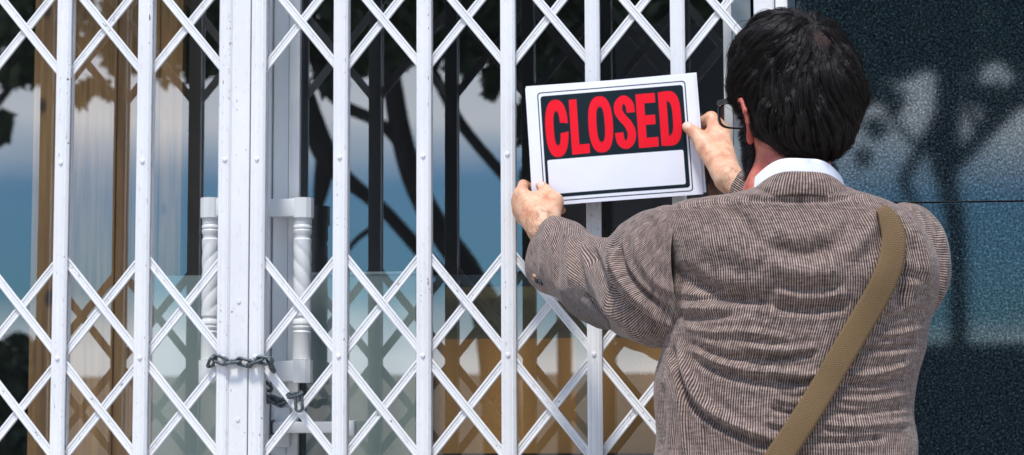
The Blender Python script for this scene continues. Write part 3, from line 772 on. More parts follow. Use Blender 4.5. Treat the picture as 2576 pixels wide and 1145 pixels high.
# cutting solids: positive distance keeps, so feed each as its own distance
cap.sub = [(lambda p: -(((p-HC)@HR)@pn-.030), .010), (lambda p: ell(p, hp(.094, .002, -.052), HR, C3((.028, .024, .036))), .008), (lambda p: ell(p, hp(-.094, .002, -.052), HR, C3((.028, .024, .036))), .008)]
Vc, Fc = nets(cap, HC-.17, HC+.17, .004, 'hair')
Vc = smooth_mesh(Vc, Fc, 2)
hair = link('hair', mesh_np('hair', Vc, Fc), None, person, True)
def capmat():
    m, nt, bs = mat('hair_underlayer'); n = noise(nt, 60, 3, .5); g = N(nt, 'ShaderNodeNewGeometry')
    K2 = hp(.006, -.108, .066); vd = N(nt, 'ShaderNodeVectorMath', operation='DISTANCE'); nt.links.new(g.outputs['Position'], vd.inputs[0]); vd.inputs[1].default_value = tuple(K2)
    f = ramp(nt, math_(nt, 'ADD', vd.outputs['Value'], math_(nt, 'MULTIPLY', n, .02)), [(.018, (.4, .4, .4)), (.040, (0, 0, 0))])
    c = mixc(nt, f, ramp(nt, n, [(.3, (.004, .004, .005)), (.7, (.014, .010, .009))]), (.16, .055, .035))
    nt.links.new(c, bs.inputs['Base Color']); bs.inputs['Roughness'].default_value = .6; return m
hair.data.materials.append(capmat())
def grad(s, p, e=.0015):
    g = np.stack([s.ev(p+np.eye(3)[i]*e)-s.ev(p-np.eye(3)[i]*e) for i in range(3)], -1); return g/(np.linalg.norm(g, axis=1, keepdims=True)+1e-9)
def vnoise(p, f, seed):
    r = np.random.default_rng(seed); o = 0
    for i in range(5):
        k = r.normal(size=3)*f; o = o+np.sin(p@k+r.uniform(0, 6.28))
    return o/2.2
def tubes(P, R, name):
    """P (n,k,3) strands, R (k,) radii -> three sided tapered tubes"""
    n, k, _ = P.shape; T = np.gradient(P, axis=1); T /= np.linalg.norm(T, axis=2, keepdims=True)+1e-9
    a = np.cross(T, np.array([.3, .2, .93])); a /= np.linalg.norm(a, axis=2, keepdims=True)+1e-9; b_ = np.cross(T, a)
    V = np.stack([P+R[None, :, None]*(a*math.cos(t)+b_*math.sin(t)) for t in (0, 2.094, 4.189)], 2).reshape(-1, 3)
    i = (np.arange(n)[:, None]*k+np.arange(k-1)[None]).ravel()*3
    F = np.concatenate([np.stack([i+j, i+(j+1) % 3, i+3+(j+1) % 3, i+3+j], -1) for j in range(3)])
    return mesh_np(name, V, F)
def strands(n, k, step, lift, seed, K, wav=.35, R0=.00055):
    r = np.random.default_rng(seed); i = r.choice(len(Vc), n); p = Vc[i].copy()
    g = grad(cap, p); d0 = cap.ev(p); keep = (np.abs(d0) < .004)
    q = (p-HC)@HR; keep &= (q@pn < .031); keep &= ~((np.linalg.norm(p-hp(.006, -.108, .066), axis=1) < .026) & (r.random(n) < .65)); p = p[keep]; g = g[keep]; n = len(p)
    L = r.uniform(.6, 1.25, n)
    cl = vnoise(p, 55, 3)*.5+vnoise(p, 120, 4)*.3
    P_ = [p-g*.004]; cur = p
    d = cur-K; d -= (d*g).sum(1, keepdims=True)*g; d /= np.linalg.norm(d, axis=1, keepdims=True)+1e-6
    for s in range(k-1):
        g = grad(cap, cur); t = cur-K; t -= (t*g).sum(1, keepdims=True)*g; t /= np.linalg.norm(t, axis=1, keepdims=True)+.02
        sw = np.cross(g, t)
        t = t+sw*((.35+wav*vnoise(cur, 38, 11)+.25*vnoise(cur, 110, 12))[:, None])+np.array([0, 0, -.45])+r.normal(0, .10, cur.shape)
        d = .55*d+.45*t; d -= (d*g).sum(1, keepdims=True)*g*.9; d /= np.linalg.norm(d, axis=1, keepdims=True)+1e-6
        cur = cur+d*(step*L)[:, None]
        tgt = lift*(.35+.65*np.sin(min(1, (s+1)/(k-1)*1.15)*math.pi*.75))*(1+.9*cl)+.0015
        cur = cur-g*((cap.ev(cur)-tgt)[:, None])
        P_.append(cur.copy())
    R = R0*np.array([1, 1, 1, .95, .9, .8, .65, .45, .15])[:k]
    return np.stack(P_, 1), R
KW = hp(.008, -.085, .088)
P_, R_ = strands(9000, 9, .0060, .0045, 5, KW, .45, .00045)
o = link('hair_strands', tubes(P_, R_, 'hair_strands'), HAIRM, hair, True)
P_, R_ = strands(420, 9, .0088, .0135, 13, KW, 1.2, .0003)
link('flyaway_hairs', tubes(P_, R_*.8, 'flyaway_hairs'), HAIRM, hair, True)
GP, _ = strands(620, 9, .0078, .0070, 9, KW, .85, .00045)
# locks: each guide carries a bundle that closes towards its tip
r_ = np.random.default_rng(21); m_ = 44; n_ = len(GP); t_ = np.linspace(0, 1, 9)[None, None, :, None]
off_ = r_.normal(0, 1, (n_, m_, 1, 3)); off_ /= np.linalg.norm(off_, axis=3, keepdims=True); off_ *= r_.uniform(.0, .0080, (n_, m_, 1, 1))
lt_ = r_.uniform(.0, .0042, (n_, 1, 1, 1)); G3 = GP[:, None]; gg = grad(cap, GP.reshape(-1, 3)).reshape(n_, 1, 9, 3)
P_ = G3+off_*(1-.5*t_)+gg*lt_*np.sin(t_*2.6)+r_.normal(0, .0010, (n_, m_, 9, 3))*t_
P_ = P_.reshape(-1, 9, 3); dd_ = cap.ev(P_[:, 2:].reshape(-1, 3)).reshape(-1, 7); g2 = grad(cap, P_[:, 2:].reshape(-1, 3)).reshape(-1, 7, 3)
P_[:, 2:] += g2*np.clip(.001-dd_, 0, .02)[..., None]; R_ = .00032*np.array([1, 1, 1, .95, .9, .8, .65, .45, .15])
o = link('loose_locks', tubes(P_, R_*.9, 'loose_locks'), HAIRM, hair, True)
# front quiff silhouettes on the crown
# beard: jaw and cheek
hq = hd; nf = (np.linalg.norm(hd, axis=1) < .17)
bsel = nf & (hq[:, 1] > -.006) & (hq[:, 2] < -.028-.0*hq[:, 1]) & (hq[:, 2] > -.135) & ~((np.abs(hq[:, 0]) < .024) & (hq[:, 1] > .08) & (hq[:, 2] > -.088) & (hq[:, 2] < -.060)) & (np.abs(hq[:, 0]) < .0785)
bsel &= ~((hq[:, 1] > .05) & (hq[:, 2] > -.05)) & ((hq[:, 1] > .012) | (hq[:, 2] > -.105)) & (hq[:, 1] > .006+(-.03-hq[:, 2])*.10)
vi = np.argwhere(bsel).ravel()
fs = bsel[F].all(1); Fb = F[fs]; used = np.unique(Fb); mp_ = -np.ones(len(V), int); mp_[used] = np.arange(len(used))
gb = grad(body, V[used])
beard = link('beard', mesh_np('beard', V[used]+gb*.0022, mp_[Fb]), HAIRM, person, True)
r_ = np.random.default_rng(3); pi_ = r_.choice(vi, 5200); p = V[pi_]; g = grad(body, p)
dd = -HU*.8+HF*.25+g*.45+r_.normal(0, .25, p.shape); dd /= np.linalg.norm(dd, axis=1, keepdims=True)
ln_ = r_.uniform(.006, .013, len(p))[:, None]
P_ = np.stack([p+g*.0008, p+dd*ln_*.35+g*.002, p+dd*ln_*.7+g*.0028, p+dd*ln_+g*.0015], 1)
link('beard_hairs', tubes(P_, np.array([.0005, .00045, .0003, .0001]), 'beard_hairs'), HAIRM, beard, True)
# fine hair on the hands and wrists
def armhair(c, rad, n, axis, seed, nm):
    r_ = np.random.default_rng(seed); s = np.argwhere(np.linalg.norm(V-c, axis=1) < rad).ravel(); p = V[r_.choice(s, n)]; g = grad(body, p)
    k = g[:, 1] < .3; p = p[k]; g = g[k]
    d = axis+r_.normal(0, .35, p.shape); d -= (d*g).sum(1, keepdims=True)*g*.9; d /= np.linalg.norm(d, axis=1, keepdims=True); l = r_.uniform(.005, .010, len(p))[:, None]
    return np.stack([p, p+d*l*.4+g*.0012, p+d*l*.75+g*.0016, p+d*l+g*.0008], 1)
for Pa in (armhair(U(1352, 560, -.14), .030, 170, np.array([.5, 0, -.6]), 1, ''), armhair(U(1845, 462, -.16), .026, 90, np.array([-.2, 0, -.9]), 2, '')):
    link('arm_hair', tubes(Pa, np.array([.00018, .00016, .00012, .00005]), 'arm_hair'), simple('arm_hair', (.06, .03, .018), .5), person)

# glasses
FRM = simple('black_glasses_frame', (.02, .022, .025), .3); 
b = B(); b.box(-.006, .006, -.002, .002, -.002, .002, .0008)
me_ = b.mesh('glasses'); me_.transform(Matrix([list(r_)+[c_] for r_, c_ in zip(HR, hp(0, .106, -.018))]+[[0, 0, 0, 1]]))
gl_o = link('glasses', me_, FRM, person)
for s_ in (1, -1):
    b = B(); b.prof([(-.0016, -.0038), (.0016, -.0038), (.0016, .0038), (-.0016, .0038)], hp(s_*.0815, -.002, -.012), hp(s_*.079, .098, -.006), HL, HU)
    link('temple', b.mesh('temple'), FRM, gl_o)
for s_ in (1, -1):
    n = 40; ring = []
    for i in range(n):
        a = 2*math.pi*i/n; c_, sn = math.cos(a), math.sin(a)
        x = .0265*np.sign(c_)*abs(c_)**.6; z = .0185*np.sign(sn)*abs(sn)**.6
        ring.append((x, z))
    Vr = []; 
    for x, z in ring:
        for (e1, e2) in ((0, -.0015), (.003, -.0015), (.003, .0015), (0, .0015)):
            f_ = 1+e1/.022; Vr.append(hp(s_*.042+x*f_*1.0+s_*.006, .102+e2-abs(x)*.05, -.024+z*f_))
    Fr = [(i*4+j, ((i+1) % n)*4+j, ((i+1) % n)*4+(j+1) % 4, i*4+(j+1) % 4) for i in range(n) for j in range(4)]
    link('rim', mesh_np('rim', Vr, Fr), FRM, gl_o, True)
    Vl = [hp(s_*.048, .1, -.024)]+[hp(s_*.048+x, .102-abs(x)*.05, -.024+z) for x, z in ring]
    link('lens', mesh_np('lens', Vl, [(0, i+1, (i+1) % n+1) for i in range(n)]), GLASS, gl_o, True)

# ---------------------------------------------------------------- clothes
def stripes(name, per=.0037, contrast=1.0, warm=0.):
    m, nt, bs = mat(name); uv = N(nt, 'ShaderNodeUVMap'); uv.uv_map = 'UVMap'; sp = N(nt, 'ShaderNodeSeparateXYZ'); nt.links.new(uv.outputs[0], sp.inputs[0])
    wob = noise(nt, 45, 3, .6, vec=uv.outputs[0]); w2 = noise(nt, 420, 3, .7, vec=uv.outputs[0], sc=(1, .10, 1)); w3 = noise(nt, 260, 4, .75, vec=uv.outputs[0], sc=(.22, 1, 1))
    ph = math_(nt, 'ADD', math_(nt, 'MULTIPLY', sp.outputs[0], 2*math.pi/per), math_(nt, 'MULTIPLY', wob, 1.2))
    s = math_(nt, 'SINE', ph); s = math_(nt, 'ADD', math_(nt, 'MULTIPLY', s, .5), .5)
    s = math_(nt, 'ADD', math_(nt, 'MULTIPLY', s, .75), math_(nt, 'MULTIPLY', math_(nt, 'SUBTRACT', w2, .4), 1.0)); s = math_(nt, 'ADD', s, math_(nt, 'MULTIPLY', math_(nt, 'SUBTRACT', w3, .45), 1.1))
    c = ramp(nt, s, [(.12, (.014, .011, .015)), (.54, (.090, .066, .058)), (1.0, (.52, .39, .33))])
    crease_light = noise(nt, 9, 4, .6, vec=uv.outputs[0]); c = mixc(nt, math_(nt, 'MULTIPLY', ramp(nt, crease_light, [(.35, (0, 0, 0)), (.75, (1, 1, 1))]), .28), c, (.27, .18, .14))  # random paler patches put the light and shade of creases into the colour
    nt.links.new(c, bs.inputs['Base Color']); bs.inputs['Roughness'].default_value = .9; bs.inputs['Specular IOR Level'].default_value = .15
    bs.inputs['Sheen Weight'].default_value = .15
    lump = noise(nt, 70, 4, .6, vec=uv.outputs[0], sc=(1, 2.2, 1))
    h = math_(nt, 'ADD', math_(nt, 'MULTIPLY', s, .05), lump); bump(nt, bs, h, .45, .0020); return m
JACK = stripes('striped_linen')
def loft(rings, nseg, nring, exp=2.0, dens=None):
    """rings: (center, a, b) with a,b half axes; returns V, F, uv, T; spline through the ring list"""
    A = np.array([np.concatenate(r[:3]) for r in rings]); n = len(A)
    Q = catm(A, max(2, nring//(n-1))); ex = catm(np.array([[r[3] if len(r) > 3 else exp]*2 for r in rings]), max(2, nring//(n-1)))[:, 0]
    th = np.linspace(0, 2*math.pi, nseg+1)[:, None]
    V = []; uv = []; acc = 0; per = 2*math.pi*np.mean([(np.linalg.norm(q[3:6])+np.linalg.norm(q[6:9]))/2 for q in Q])
    for i, q in enumerate(Q):
        c_, s_ = np.cos(th), np.sin(th); e_ = 2/ex[i]
        cc = np.sign(c_)*np.abs(c_)**e_; ss = np.sign(s_)*np.abs(s_)**e_
        V.append(q[:3]+cc*q[3:6]+ss*q[6:9])
        if i: acc += np.linalg.norm(Q[i, :3]-Q[i-1, :3])
        uv.append(np.concatenate([th/(2*math.pi)*per, np.full_like(th, acc)], 1))
    m = len(Q)
    for w_, vr in zip(uv, V):                                   # cloth grain: girth measured on each ring from the middle of the back
        al = np.concatenate([[0], np.cumsum(np.linalg.norm(np.diff(vr, axis=0), axis=1))]); w_[:, 0] = al-al[(3*nseg)//4]
    V = np.concatenate(V); uv = np.concatenate(uv); k = nseg+1
    i = (np.arange(m-1)[:, None]*k+np.arange(nseg)[None]).ravel(); F = np.stack([i, i+1, i+k+1, i+k], -1)
    return V, F, uv, (m, k)
def vnorm(V, F, mk):
    n = np.zeros_like(V); fn = np.cross(V[F[:, 2]]-V[F[:, 0]], V[F[:, 3]]-V[F[:, 1]])
    for j in range(4):
        for a in range(3): n[:, a] += np.bincount(F[:, j], fn[:, a], len(V))
    m, k = mk; N_ = n.reshape(m, k, 3); s = N_[:, 0]+N_[:, -1]; N_[:, 0] = s; N_[:, -1] = s; n = N_.reshape(-1, 3)
    return n/(np.linalg.norm(n, axis=1, keepdims=True)+1e-12)
def wrinkle(V, nrm, W_):
    """push the cloth along fold lines: (polyline in photo pixels, width px, height m)"""
    px = proj(V); fac = np.clip((-(nrm*((V-CAM)/np.linalg.norm(V-CAM, axis=1, keepdims=True))).sum(1))*3, 0, 1)
    D = np.zeros(len(V))
    for pl, w, h in W_:
        Pn = catm(pl, 6) if len(pl) > 2 else np.array(pl, float); d = np.full(len(V), 1e9); tt = np.zeros(len(V))
        L = len(Pn)-1
        for i in range(L):
            a, b_ = Pn[i], Pn[i+1]; ab = b_-a; t = np.clip(((px-a)@ab)/(ab@ab+1e-9), 0, 1); dd = np.linalg.norm(px-a-t[:, None]*ab, axis=1)
            m_ = dd < d; d[m_] = dd[m_]; tt[m_] = ((i+t)/L)[m_]
        en = np.clip(np.minimum(tt, 1-tt)*6+.12, 0, 1)
        x = d/w
        D += 1.25*h*en*(np.exp(-x*x)-.35*np.exp(-(x-1.9)**2))
    return V+nrm*(D*fac)[:, None]
def outward(V, F, nrm, c):
    if ((V-c)*nrm).sum() < 0: return F[:, ::-1], -nrm
    return F, nrm
# torso of the jacket
def TR(py, l, r, y, d, e=2.3, lean=0.):
    a = U(l, py, y); b_ = U(r, py, y); c = (a+b_)/2; return (c, (b_-a)/2, np.array([0, d, lean]), e)
tor = [TR(455, 1915, 2092, -.545, .050, 2.), TR(478, 1880, 2135, -.54, .068, 2.), TR(494, 1800, 2185, -.53, .080, 2.), TR(507, 1715, 2225, -.522, .088, 2.4), TR(528, 1676, 2262, -.518, .098, 2.8),
       TR(560, 1664, 2312, -.515, .106, 2.8), TR(620, 1668, 2348, -.510, .118, 2.8), TR(700, 1678, 2362, -.505, .128, 2.6), TR(790, 1684, 2350, -.50, .132, 2.5),
       TR(870, 1664, 2333, -.50, .130, 2.5), TR(940, 1650, 2313, -.50, .128, 2.5), TR(1030, 1645, 2298, -.50, .128, 2.5), TR(1145, 1642, 2305, -.50, .132, 2.5),
       TR(1300, 1630, 2335, -.50, .140, 2.5), TR(1480, 1615, 2365, -.50, .150, 2.5)]
Vt, Ft, uvt, mk = loft(tor, 640, 340)
nt_ = vnorm(Vt, Ft, mk); Ft, nt_ = outward(Vt, Ft, nt_, Vt.mean(0))
WT = [
      ([(1710, 660), (1770, 715), (1850, 745), (1960, 750)], 30, -.0075), ([(1760, 600), (1850, 640), (1920, 660)], 34, .006), ([(1925, 655), (2020, 690), (2120, 680)], 26, .006), ([(1720, 735), (1780, 742), (1850, 735)], 8, .004),
      ([(2230, 620), (2262, 690), (2262, 780)], 16, -.006), ([(2290, 560), (2325, 640), (2330, 720)], 20, .005), ([(1860, 870), (1960, 880), (2060, 872)], 8, .005), ([(1870, 890), (1960, 900), (2050, 890)], 7, -.005), ([(2140, 870), (2210, 880), (2310, 868)], 8, -.005),
      ([(1690, 868), (1700, 915), (1735, 1005), (1800, 1065), (1922, 1118), (2040, 1150)], 9, -.0085), ([(1705, 880), (1722, 950), (1765, 1020), (1860, 1075), (1950, 1105)], 14, .006),
      ([(1715, 860), (1800, 930), (1930, 965), (2080, 960)], 11, -.005), ([(1712, 850), (1800, 890), (1900, 905), (2000, 900)], 10, -.004), ([(1720, 870), (1800, 912), (1920, 935), (2060, 930)], 10, .005),
      ([(1705, 770), (1760, 775), (1860, 770), (1960, 790)], 10, .0045), ([(1708, 795), (1770, 800), (1850, 795)], 8, -.004), ([(1712, 820), (1780, 835), (1880, 835), (1980, 850)], 9, .0035),
      ([(1940, 735), (2040, 748), (2140, 735)], 12, .006), ([(1930, 770), (2030, 782), (2130, 768)], 11, -.006), ([(1700, 640), (1780, 690), (1860, 715), (1960, 715)], 22, .005), ([(1720, 700), (1800, 740), (1900, 760)], 16, -.0045),
      ([(1930, 620), (2010, 640), (2110, 610)], 22, -.006), ([(1930, 930), (2020, 945), (2110, 930)], 7, .0045), ([(1935, 950), (2020, 962), (2080, 950)], 6, -.0045), ([(1940, 1000), (2000, 1012), (2050, 1000)], 7, .0045),
      ([(1930, 1025), (1990, 1040), (2030, 1030)], 7, -.005), ([(1925, 1060), (1980, 1068), (2010, 1055)], 7, .004), ([(2120, 940), (2200, 940), (2290, 915)], 8, .0045), ([(2110, 965), (2200, 968), (2290, 945)], 7, -.0045),
      ([(2100, 1000), (2180, 1008), (2285, 990)], 8, .004), ([(2080, 1035), (2170, 1040), (2290, 1020)], 8, -.004), ([(2060, 1065), (2150, 1072), (2290, 1060)], 8, .004), ([(2040, 1110), (2130, 1110), (2240, 1100)], 8, -.004),
      ([(2220, 800), (2270, 795), (2330, 775)], 9, -.004), ([(2200, 840), (2260, 838), (2325, 820)], 9, .004), ([(2250, 660), (2285, 690), (2330, 700)], 12, -.004),
      ([(1820, 520), (1870, 560), (1900, 620)], 16, -.004), ([(1780, 510), (1850, 590), (1890, 680)], 26, .004), ([(2200, 530), (2180, 590), (2120, 650)], 20, .005),
      ([(1662, 960), (1668, 1040), (1664, 1145)], 10, -.004), ([(1700, 990), (1715, 1060), (1720, 1145)], 10, .004), ([(1770, 1060), (1775, 1100), (1780, 1145)], 8, -.003),
      ([(2072, 515), (2078, 600), (2074, 700), (2066, 760)], 5, -.0016), ([(1855, 498), (1940, 505), (2060, 505), (2160, 496)], 6, -.003)]
Vt = Vt+nt_*((vnoise(Vt*np.array([.5, .5, 1.6]), 18, 31)*.0036+vnoise(Vt*np.array([.35, .35, 1.4]), 38, 32)*.0012+vnoise(Vt, 120, 33)*.0004)[:, None])
Vt = wrinkle(Vt, nt_, WT)
jk = link('jacket', mesh_np('jacket', Vt, Ft, uvt), JACK, person, True)
def sleeve(rs, name, WR, nseg=220, nring=200, seed=0):
    Vs, Fs, uvs, mk = loft(rs, nseg, nring)
    n = vnorm(Vs, Fs, mk); cen = np.repeat(Vs.reshape(mk[0], mk[1], 3).mean(1), mk[1], 0)
    if ((Vs-cen)*n).sum() < 0: Fs = Fs[:, ::-1]; n = -n
    Vs = Vs+n*((vnoise(Vs, 30, 41+seed)*.0020+vnoise(Vs*np.array([1.8, 1, .6]), 60, 42+seed)*.0014)[:, None])
    Vs = wrinkle(Vs, n, WR); o = link(name, mesh_np(name, Vs, Fs, uvs), JACK, jk, True)
    return o, Vs, Fs, mk
def SR(t, b_, y, d, dy=0):
    """ring from its top and bottom edge in the photograph"""
    T_ = U(t[0], t[1], y-dy); B_ = U(b_[0], b_[1], y+dy); return ((T_+B_)/2, (T_-B_)/2, d)
cl = [((1392, 541), (1345, 718), -.118), ((1408, 546), (1376, 738), -.140), ((1443, 562), (1418, 752), -.175), ((1490, 588), (1462, 800), -.225), ((1540, 600), (1520, 824), -.285),
      ((1590, 585), (1580, 846), -.355), ((1630, 548), (1640, 864), -.425), ((1652, 524), (1690, 872), -.475), ((1690, 512), (1728, 862), -.52), ((1745, 520), (1765, 830), -.55)]
rs = []
cen = [(U(*t, y)+U(*b_, y))/2 for t, b_, y in cl]
dep = [.036, .042, .052, .060, .066, .072, .086, .094, .082, .055]
for i, (t, b_, y) in enumerate(cl):
    ax = cen[min(i+1, len(cl)-1)]-cen[max(i-1, 0)]; ax /= np.linalg.norm(ax); a = (U(*t, y)-U(*b_, y))/2
    q = np.cross(ax, a); q = q/np.linalg.norm(q)*dep[i]; rs.append((cen[i], a, q, 2.15))
WL = [([(1480, 600), (1500, 650), (1530, 720), (1600, 790), (1680, 840)], 9, -.010), ([(1465, 610), (1480, 660), (1500, 730), (1560, 800)], 10, .007), ([(1530, 612), (1545, 660), (1580, 720), (1650, 790), (1700, 830)], 9, .008),
      ([(1556, 612), (1568, 670), (1610, 730), (1680, 780)], 7, -.008), ([(1600, 590), (1610, 650), (1650, 710), (1700, 740)], 12, .005), ([(1440, 590), (1430, 650), (1440, 720)], 9, .005), ([(1410, 570), (1398, 640), (1400, 720)], 8, -.004),
      ([(1380, 560), (1365, 620), (1362, 700)], 7, .003), ([(1470, 740), (1500, 770), (1540, 800)], 7, -.006), ([(1510, 745), (1560, 800), (1640, 840)], 8, .006), ([(1625, 540), (1650, 580), (1655, 640)], 10, -.004),
      ([(1500, 600), (1530, 640), (1545, 610)], 6, -.004)]
sl, Vs, Fs, mks = sleeve(rs, 'sleeve', WL)
# inside of the loose cuff
cr = Vs.reshape(mks[0], mks[1], 3); m_ = 18; V2 = []
for i in range(m_):
    c = cr[i].mean(0); V2.append(c+(cr[i]-c)*(.965 if i else .985))
V2 = np.concatenate(V2); k = mks[1]; i = (np.arange(m_-1)[:, None]*k+np.arange(k-1)[None]).ravel()
LIN = simple('cuff_lining', (.10, .11, .14), .8, nscale=60)
link('cuff_lining', mesh_np('cuff_lining', V2, np.stack([i, i+1, i+k+1, i+k], -1)), LIN, sl, True)
# lining patch at the elbow with pale lines
def patchmat():
    m, nt, bs = mat('checked_patch'); n = noise(nt, 260, 3, .7, sc=(1, 1, .3)); n2 = noise(nt, 260, 3, .7, sc=(.3, 1, 1))
    c = ramp(nt, math_(nt, 'MULTIPLY', math_(nt, 'ADD', n, n2), .5), [(.35, (.040, .032, .034)), (.65, (.19, .150, .135))])
    w = N(nt, 'ShaderNodeTexWave', wave_type='BANDS', bands_direction='Z'); w.inputs['Scale'].default_value = 13; w.inputs['Distortion'].default_value = 1.5; w.inputs['Detail'].default_value = 1
    c = mixc(nt, ramp(nt, w.outputs['Fac'], [(.985, (0, 0, 0)), (.995, (.8, .8, .8))]), c, (.30, .29, .29)); nt.links.new(c, bs.inputs['Base Color']); bs.inputs['Roughness'].default_value = .85; return m
pp = proj(Vs); poly = np.array([(1408, 732), (1436, 722), (1452, 712), (1470, 722), (1500, 768), (1532, 806), (1538, 835), (1480, 840), (1430, 800)], float)
def inpoly(p, P):
    c = np.zeros(len(p), bool); j = len(P)-1
    for i in range(len(P)):
        m_ = ((P[i, 1] > p[:, 1]) != (P[j, 1] > p[:, 1])) & (p[:, 0] < (P[j, 0]-P[i, 0])*(p[:, 1]-P[i, 1])/(P[j, 1]-P[i, 1]+1e-9)+P[i, 0]); c ^= m_; j = i
    return c
ns = vnorm(Vs, Fs, mks); s_ = inpoly(pp, poly) & ((ns@FW) < .2); fs = s_[Fs].all(1); Fp = Fs[fs]; us = np.unique(Fp); mm = -np.ones(len(Vs), int); mm[us] = np.arange(len(us))
link('elbow_patch', mesh_np('elbow_patch', Vs[us]+ns[us]*.0012, mm[Fp]), patchmat(), sl, True)
# cuff buttons
BT = simple('horn_button', (.02, .022, .028), .25, nscale=300, var=.5); BT2 = simple('tan_button_edge', (.5, .3, .16), .5)
for (px_, py_), m_ in (((1345, 697), BT2), ((1350, 704), BT), ((1360, 711), BT)):
    k_ = np.argmin(np.linalg.norm(pp-np.array([px_, py_]), axis=1)+(ns@FW > 0)*1e3); c = Vector(Vs[k_]); n_ = Vector(ns[k_])
    b = B(); b.cyl(c+n_*-.001, c+n_*.0028, .0062, .0055, 20); b.cyl(c+n_*.0028, c+n_*.0022, .0042, .0036, 20); b.obj('cuff_button', m_, sl)
# right sleeve: shoulder bulge, then away from the camera to the raised hand
def CR(c, r, ax, rz=None): 
    ax = C3(ax, float); ax /= np.linalg.norm(ax); up = np.array([0, 0, 1.]); a = up-ax*(up@ax); a /= np.linalg.norm(a); return (C3(c), a*(rz or r), np.cross(ax, a)*r, 2.1)
E_ = [(U(2190, 680, -.515), .070, (1, .2, -.1), .094), (U(2240, 668, -.51), .080, (1, .4, -.1), .096), (U(2268, 670, -.48), .080, (.6, .8, -.1), .097), (U(2262, 682, -.42), .076, (.1, 1, -.1), .090), (U(2255, 690, -.36), .070, (-.3, 1, -.1), .080),
      (U(2230, 700, -.27), .068, (-.9, .6, .1), .070), (U(2120, 640, -.225), .058, (-1, .3, .4), .060), (U(1980, 560, -.19), .048, (-1, .2, .45), .052), (U(1852, 476, -.158), .036, (-1, .25, .45), .041)]
rs = [CR(*e) for e in E_]
WRR_ = [([(2240, 520), (2290, 560), (2330, 640), (2340, 720)], 12, .004), ([(2262, 560), (2300, 620), (2312, 700)], 10, -.004), ([(2355, 560), (2374, 620), (2376, 680), (2360, 780)], 7, .004)]
sleeve(rs, 'sleeve', WRR_, 200, 200, 5)
# collars
def band(name, top, bot, m, parent, n=160, thick=.0035, k=14, bulge=.0):
    """open-fronted ring between two tilted loops"""
    V = []; uv = []
    for side in (0, 1):
        for j in range(k+1):
            t = j/k
            for i in range(n+1):
                a = -math.pi*.5-math.pi*.86+2*math.pi*.86*i/n
                def P(q): c, rx, ry, tl = q; return C3(c)+np.array([rx*math.cos(a), ry*math.sin(a), -tl*math.sin(a)-tl])*1.0
                p = P(bot)*(1-t)+P(top)*t; cx = C3(bot[0]); o = p-cx; o[2] = 0; o /= np.linalg.norm(o)+1e-9
                p = p+o*(bulge*math.sin(t*math.pi))-(o*thick if side else 0)+np.array([0, 0, .0012*math.sin(i*.21)*t])
                V.append(p); uv.append((a*top[1], t*.05))
    V = np.array(V); K = n+1; i = (np.arange(k)[:, None]*K+np.arange(n)[None]).ravel(); o_ = (k+1)*K
    F = [np.stack([i, i+1, i+K+1, i+K], -1), np.stack([i+o_, i+o_+K, i+o_+K+1, i+o_+1], -1)]
    e_ = k*K+np.arange(n); F.append(np.stack([e_, e_+1, e_+1+o_, e_+o_], -1)); e_ = np.arange(n); F.append(np.stack([e_, e_+o_, e_+1+o_, e_+1], -1))
    return link(name, mesh_np(name, V, np.concatenate(F), uv), m, parent, True)
def cring(l, r, py, y, ry, tl): a = U(l, py, y); b_ = U(r, py, y); return ((a+b_)/2, (b_-a)[0]/2, ry, tl)
SHIRT = simple('white_cotton_shirt', (.82, .83, .90), .75, nscale=30, var=.05)
shc = band('shirt_collar', cring(1890, 2120, 412, -.535, .072, .036), cring(1868, 2146, 500, -.53, .080, .03), SHIRT, person, thick=.004)
# band() tilts the loop so that its front hangs lower: the back edge stays at the measured height
col = band('jacket_collar', cring(1878, 2140, 446, -.53, .082, .040), cring(1838, 2172, 506, -.525, .094, .036), JACK, jk, thick=.005, bulge=.004)
# shirt front and trousers, shoes: outside the frame, so that he stands on the pavement
TRO = simple('dark_trousers', (.03, .035, .05), .85, nscale=80)
cx = float(U(1975, 1200, -.5)[0])
for s_ in (-1, 1):
    rr = [(C3((cx+s_*.095, -.5, z)), C3((r, 0, 0)), C3((0, r*1.05, 0)), 2.1) for z, r in ((1.02, .105), (.92, .105), (.75, .092), (.5, .072), (.3, .062), (.1, .058), (.06, .058))]
    Vl, Fl, uvl, mk = loft(rr, 40, 48); link('trouser_leg', mesh_np('trouser_leg', Vl, Fl, uvl), TRO, person, True)
    rr = [(C3((cx+s_*.10, y, z)), C3((w, 0, 0)), C3((0, 0, h)), 2.4) for y, z, w, h in ((-.60, .045, .01, .01), (-.59, .05, .036, .046), (-.52, .055, .042, .052), (-.42, .045, .050, .040), (-.34, .032, .042, .028), (-.31, .028, .008, .008))]
    Vl, Fl, uvl, mk = loft(rr, 32, 30); link('shoe', mesh_np('shoe', Vl, Fl, uvl), simple('brown_leather', (.05, .025, .015), .4), person, True)

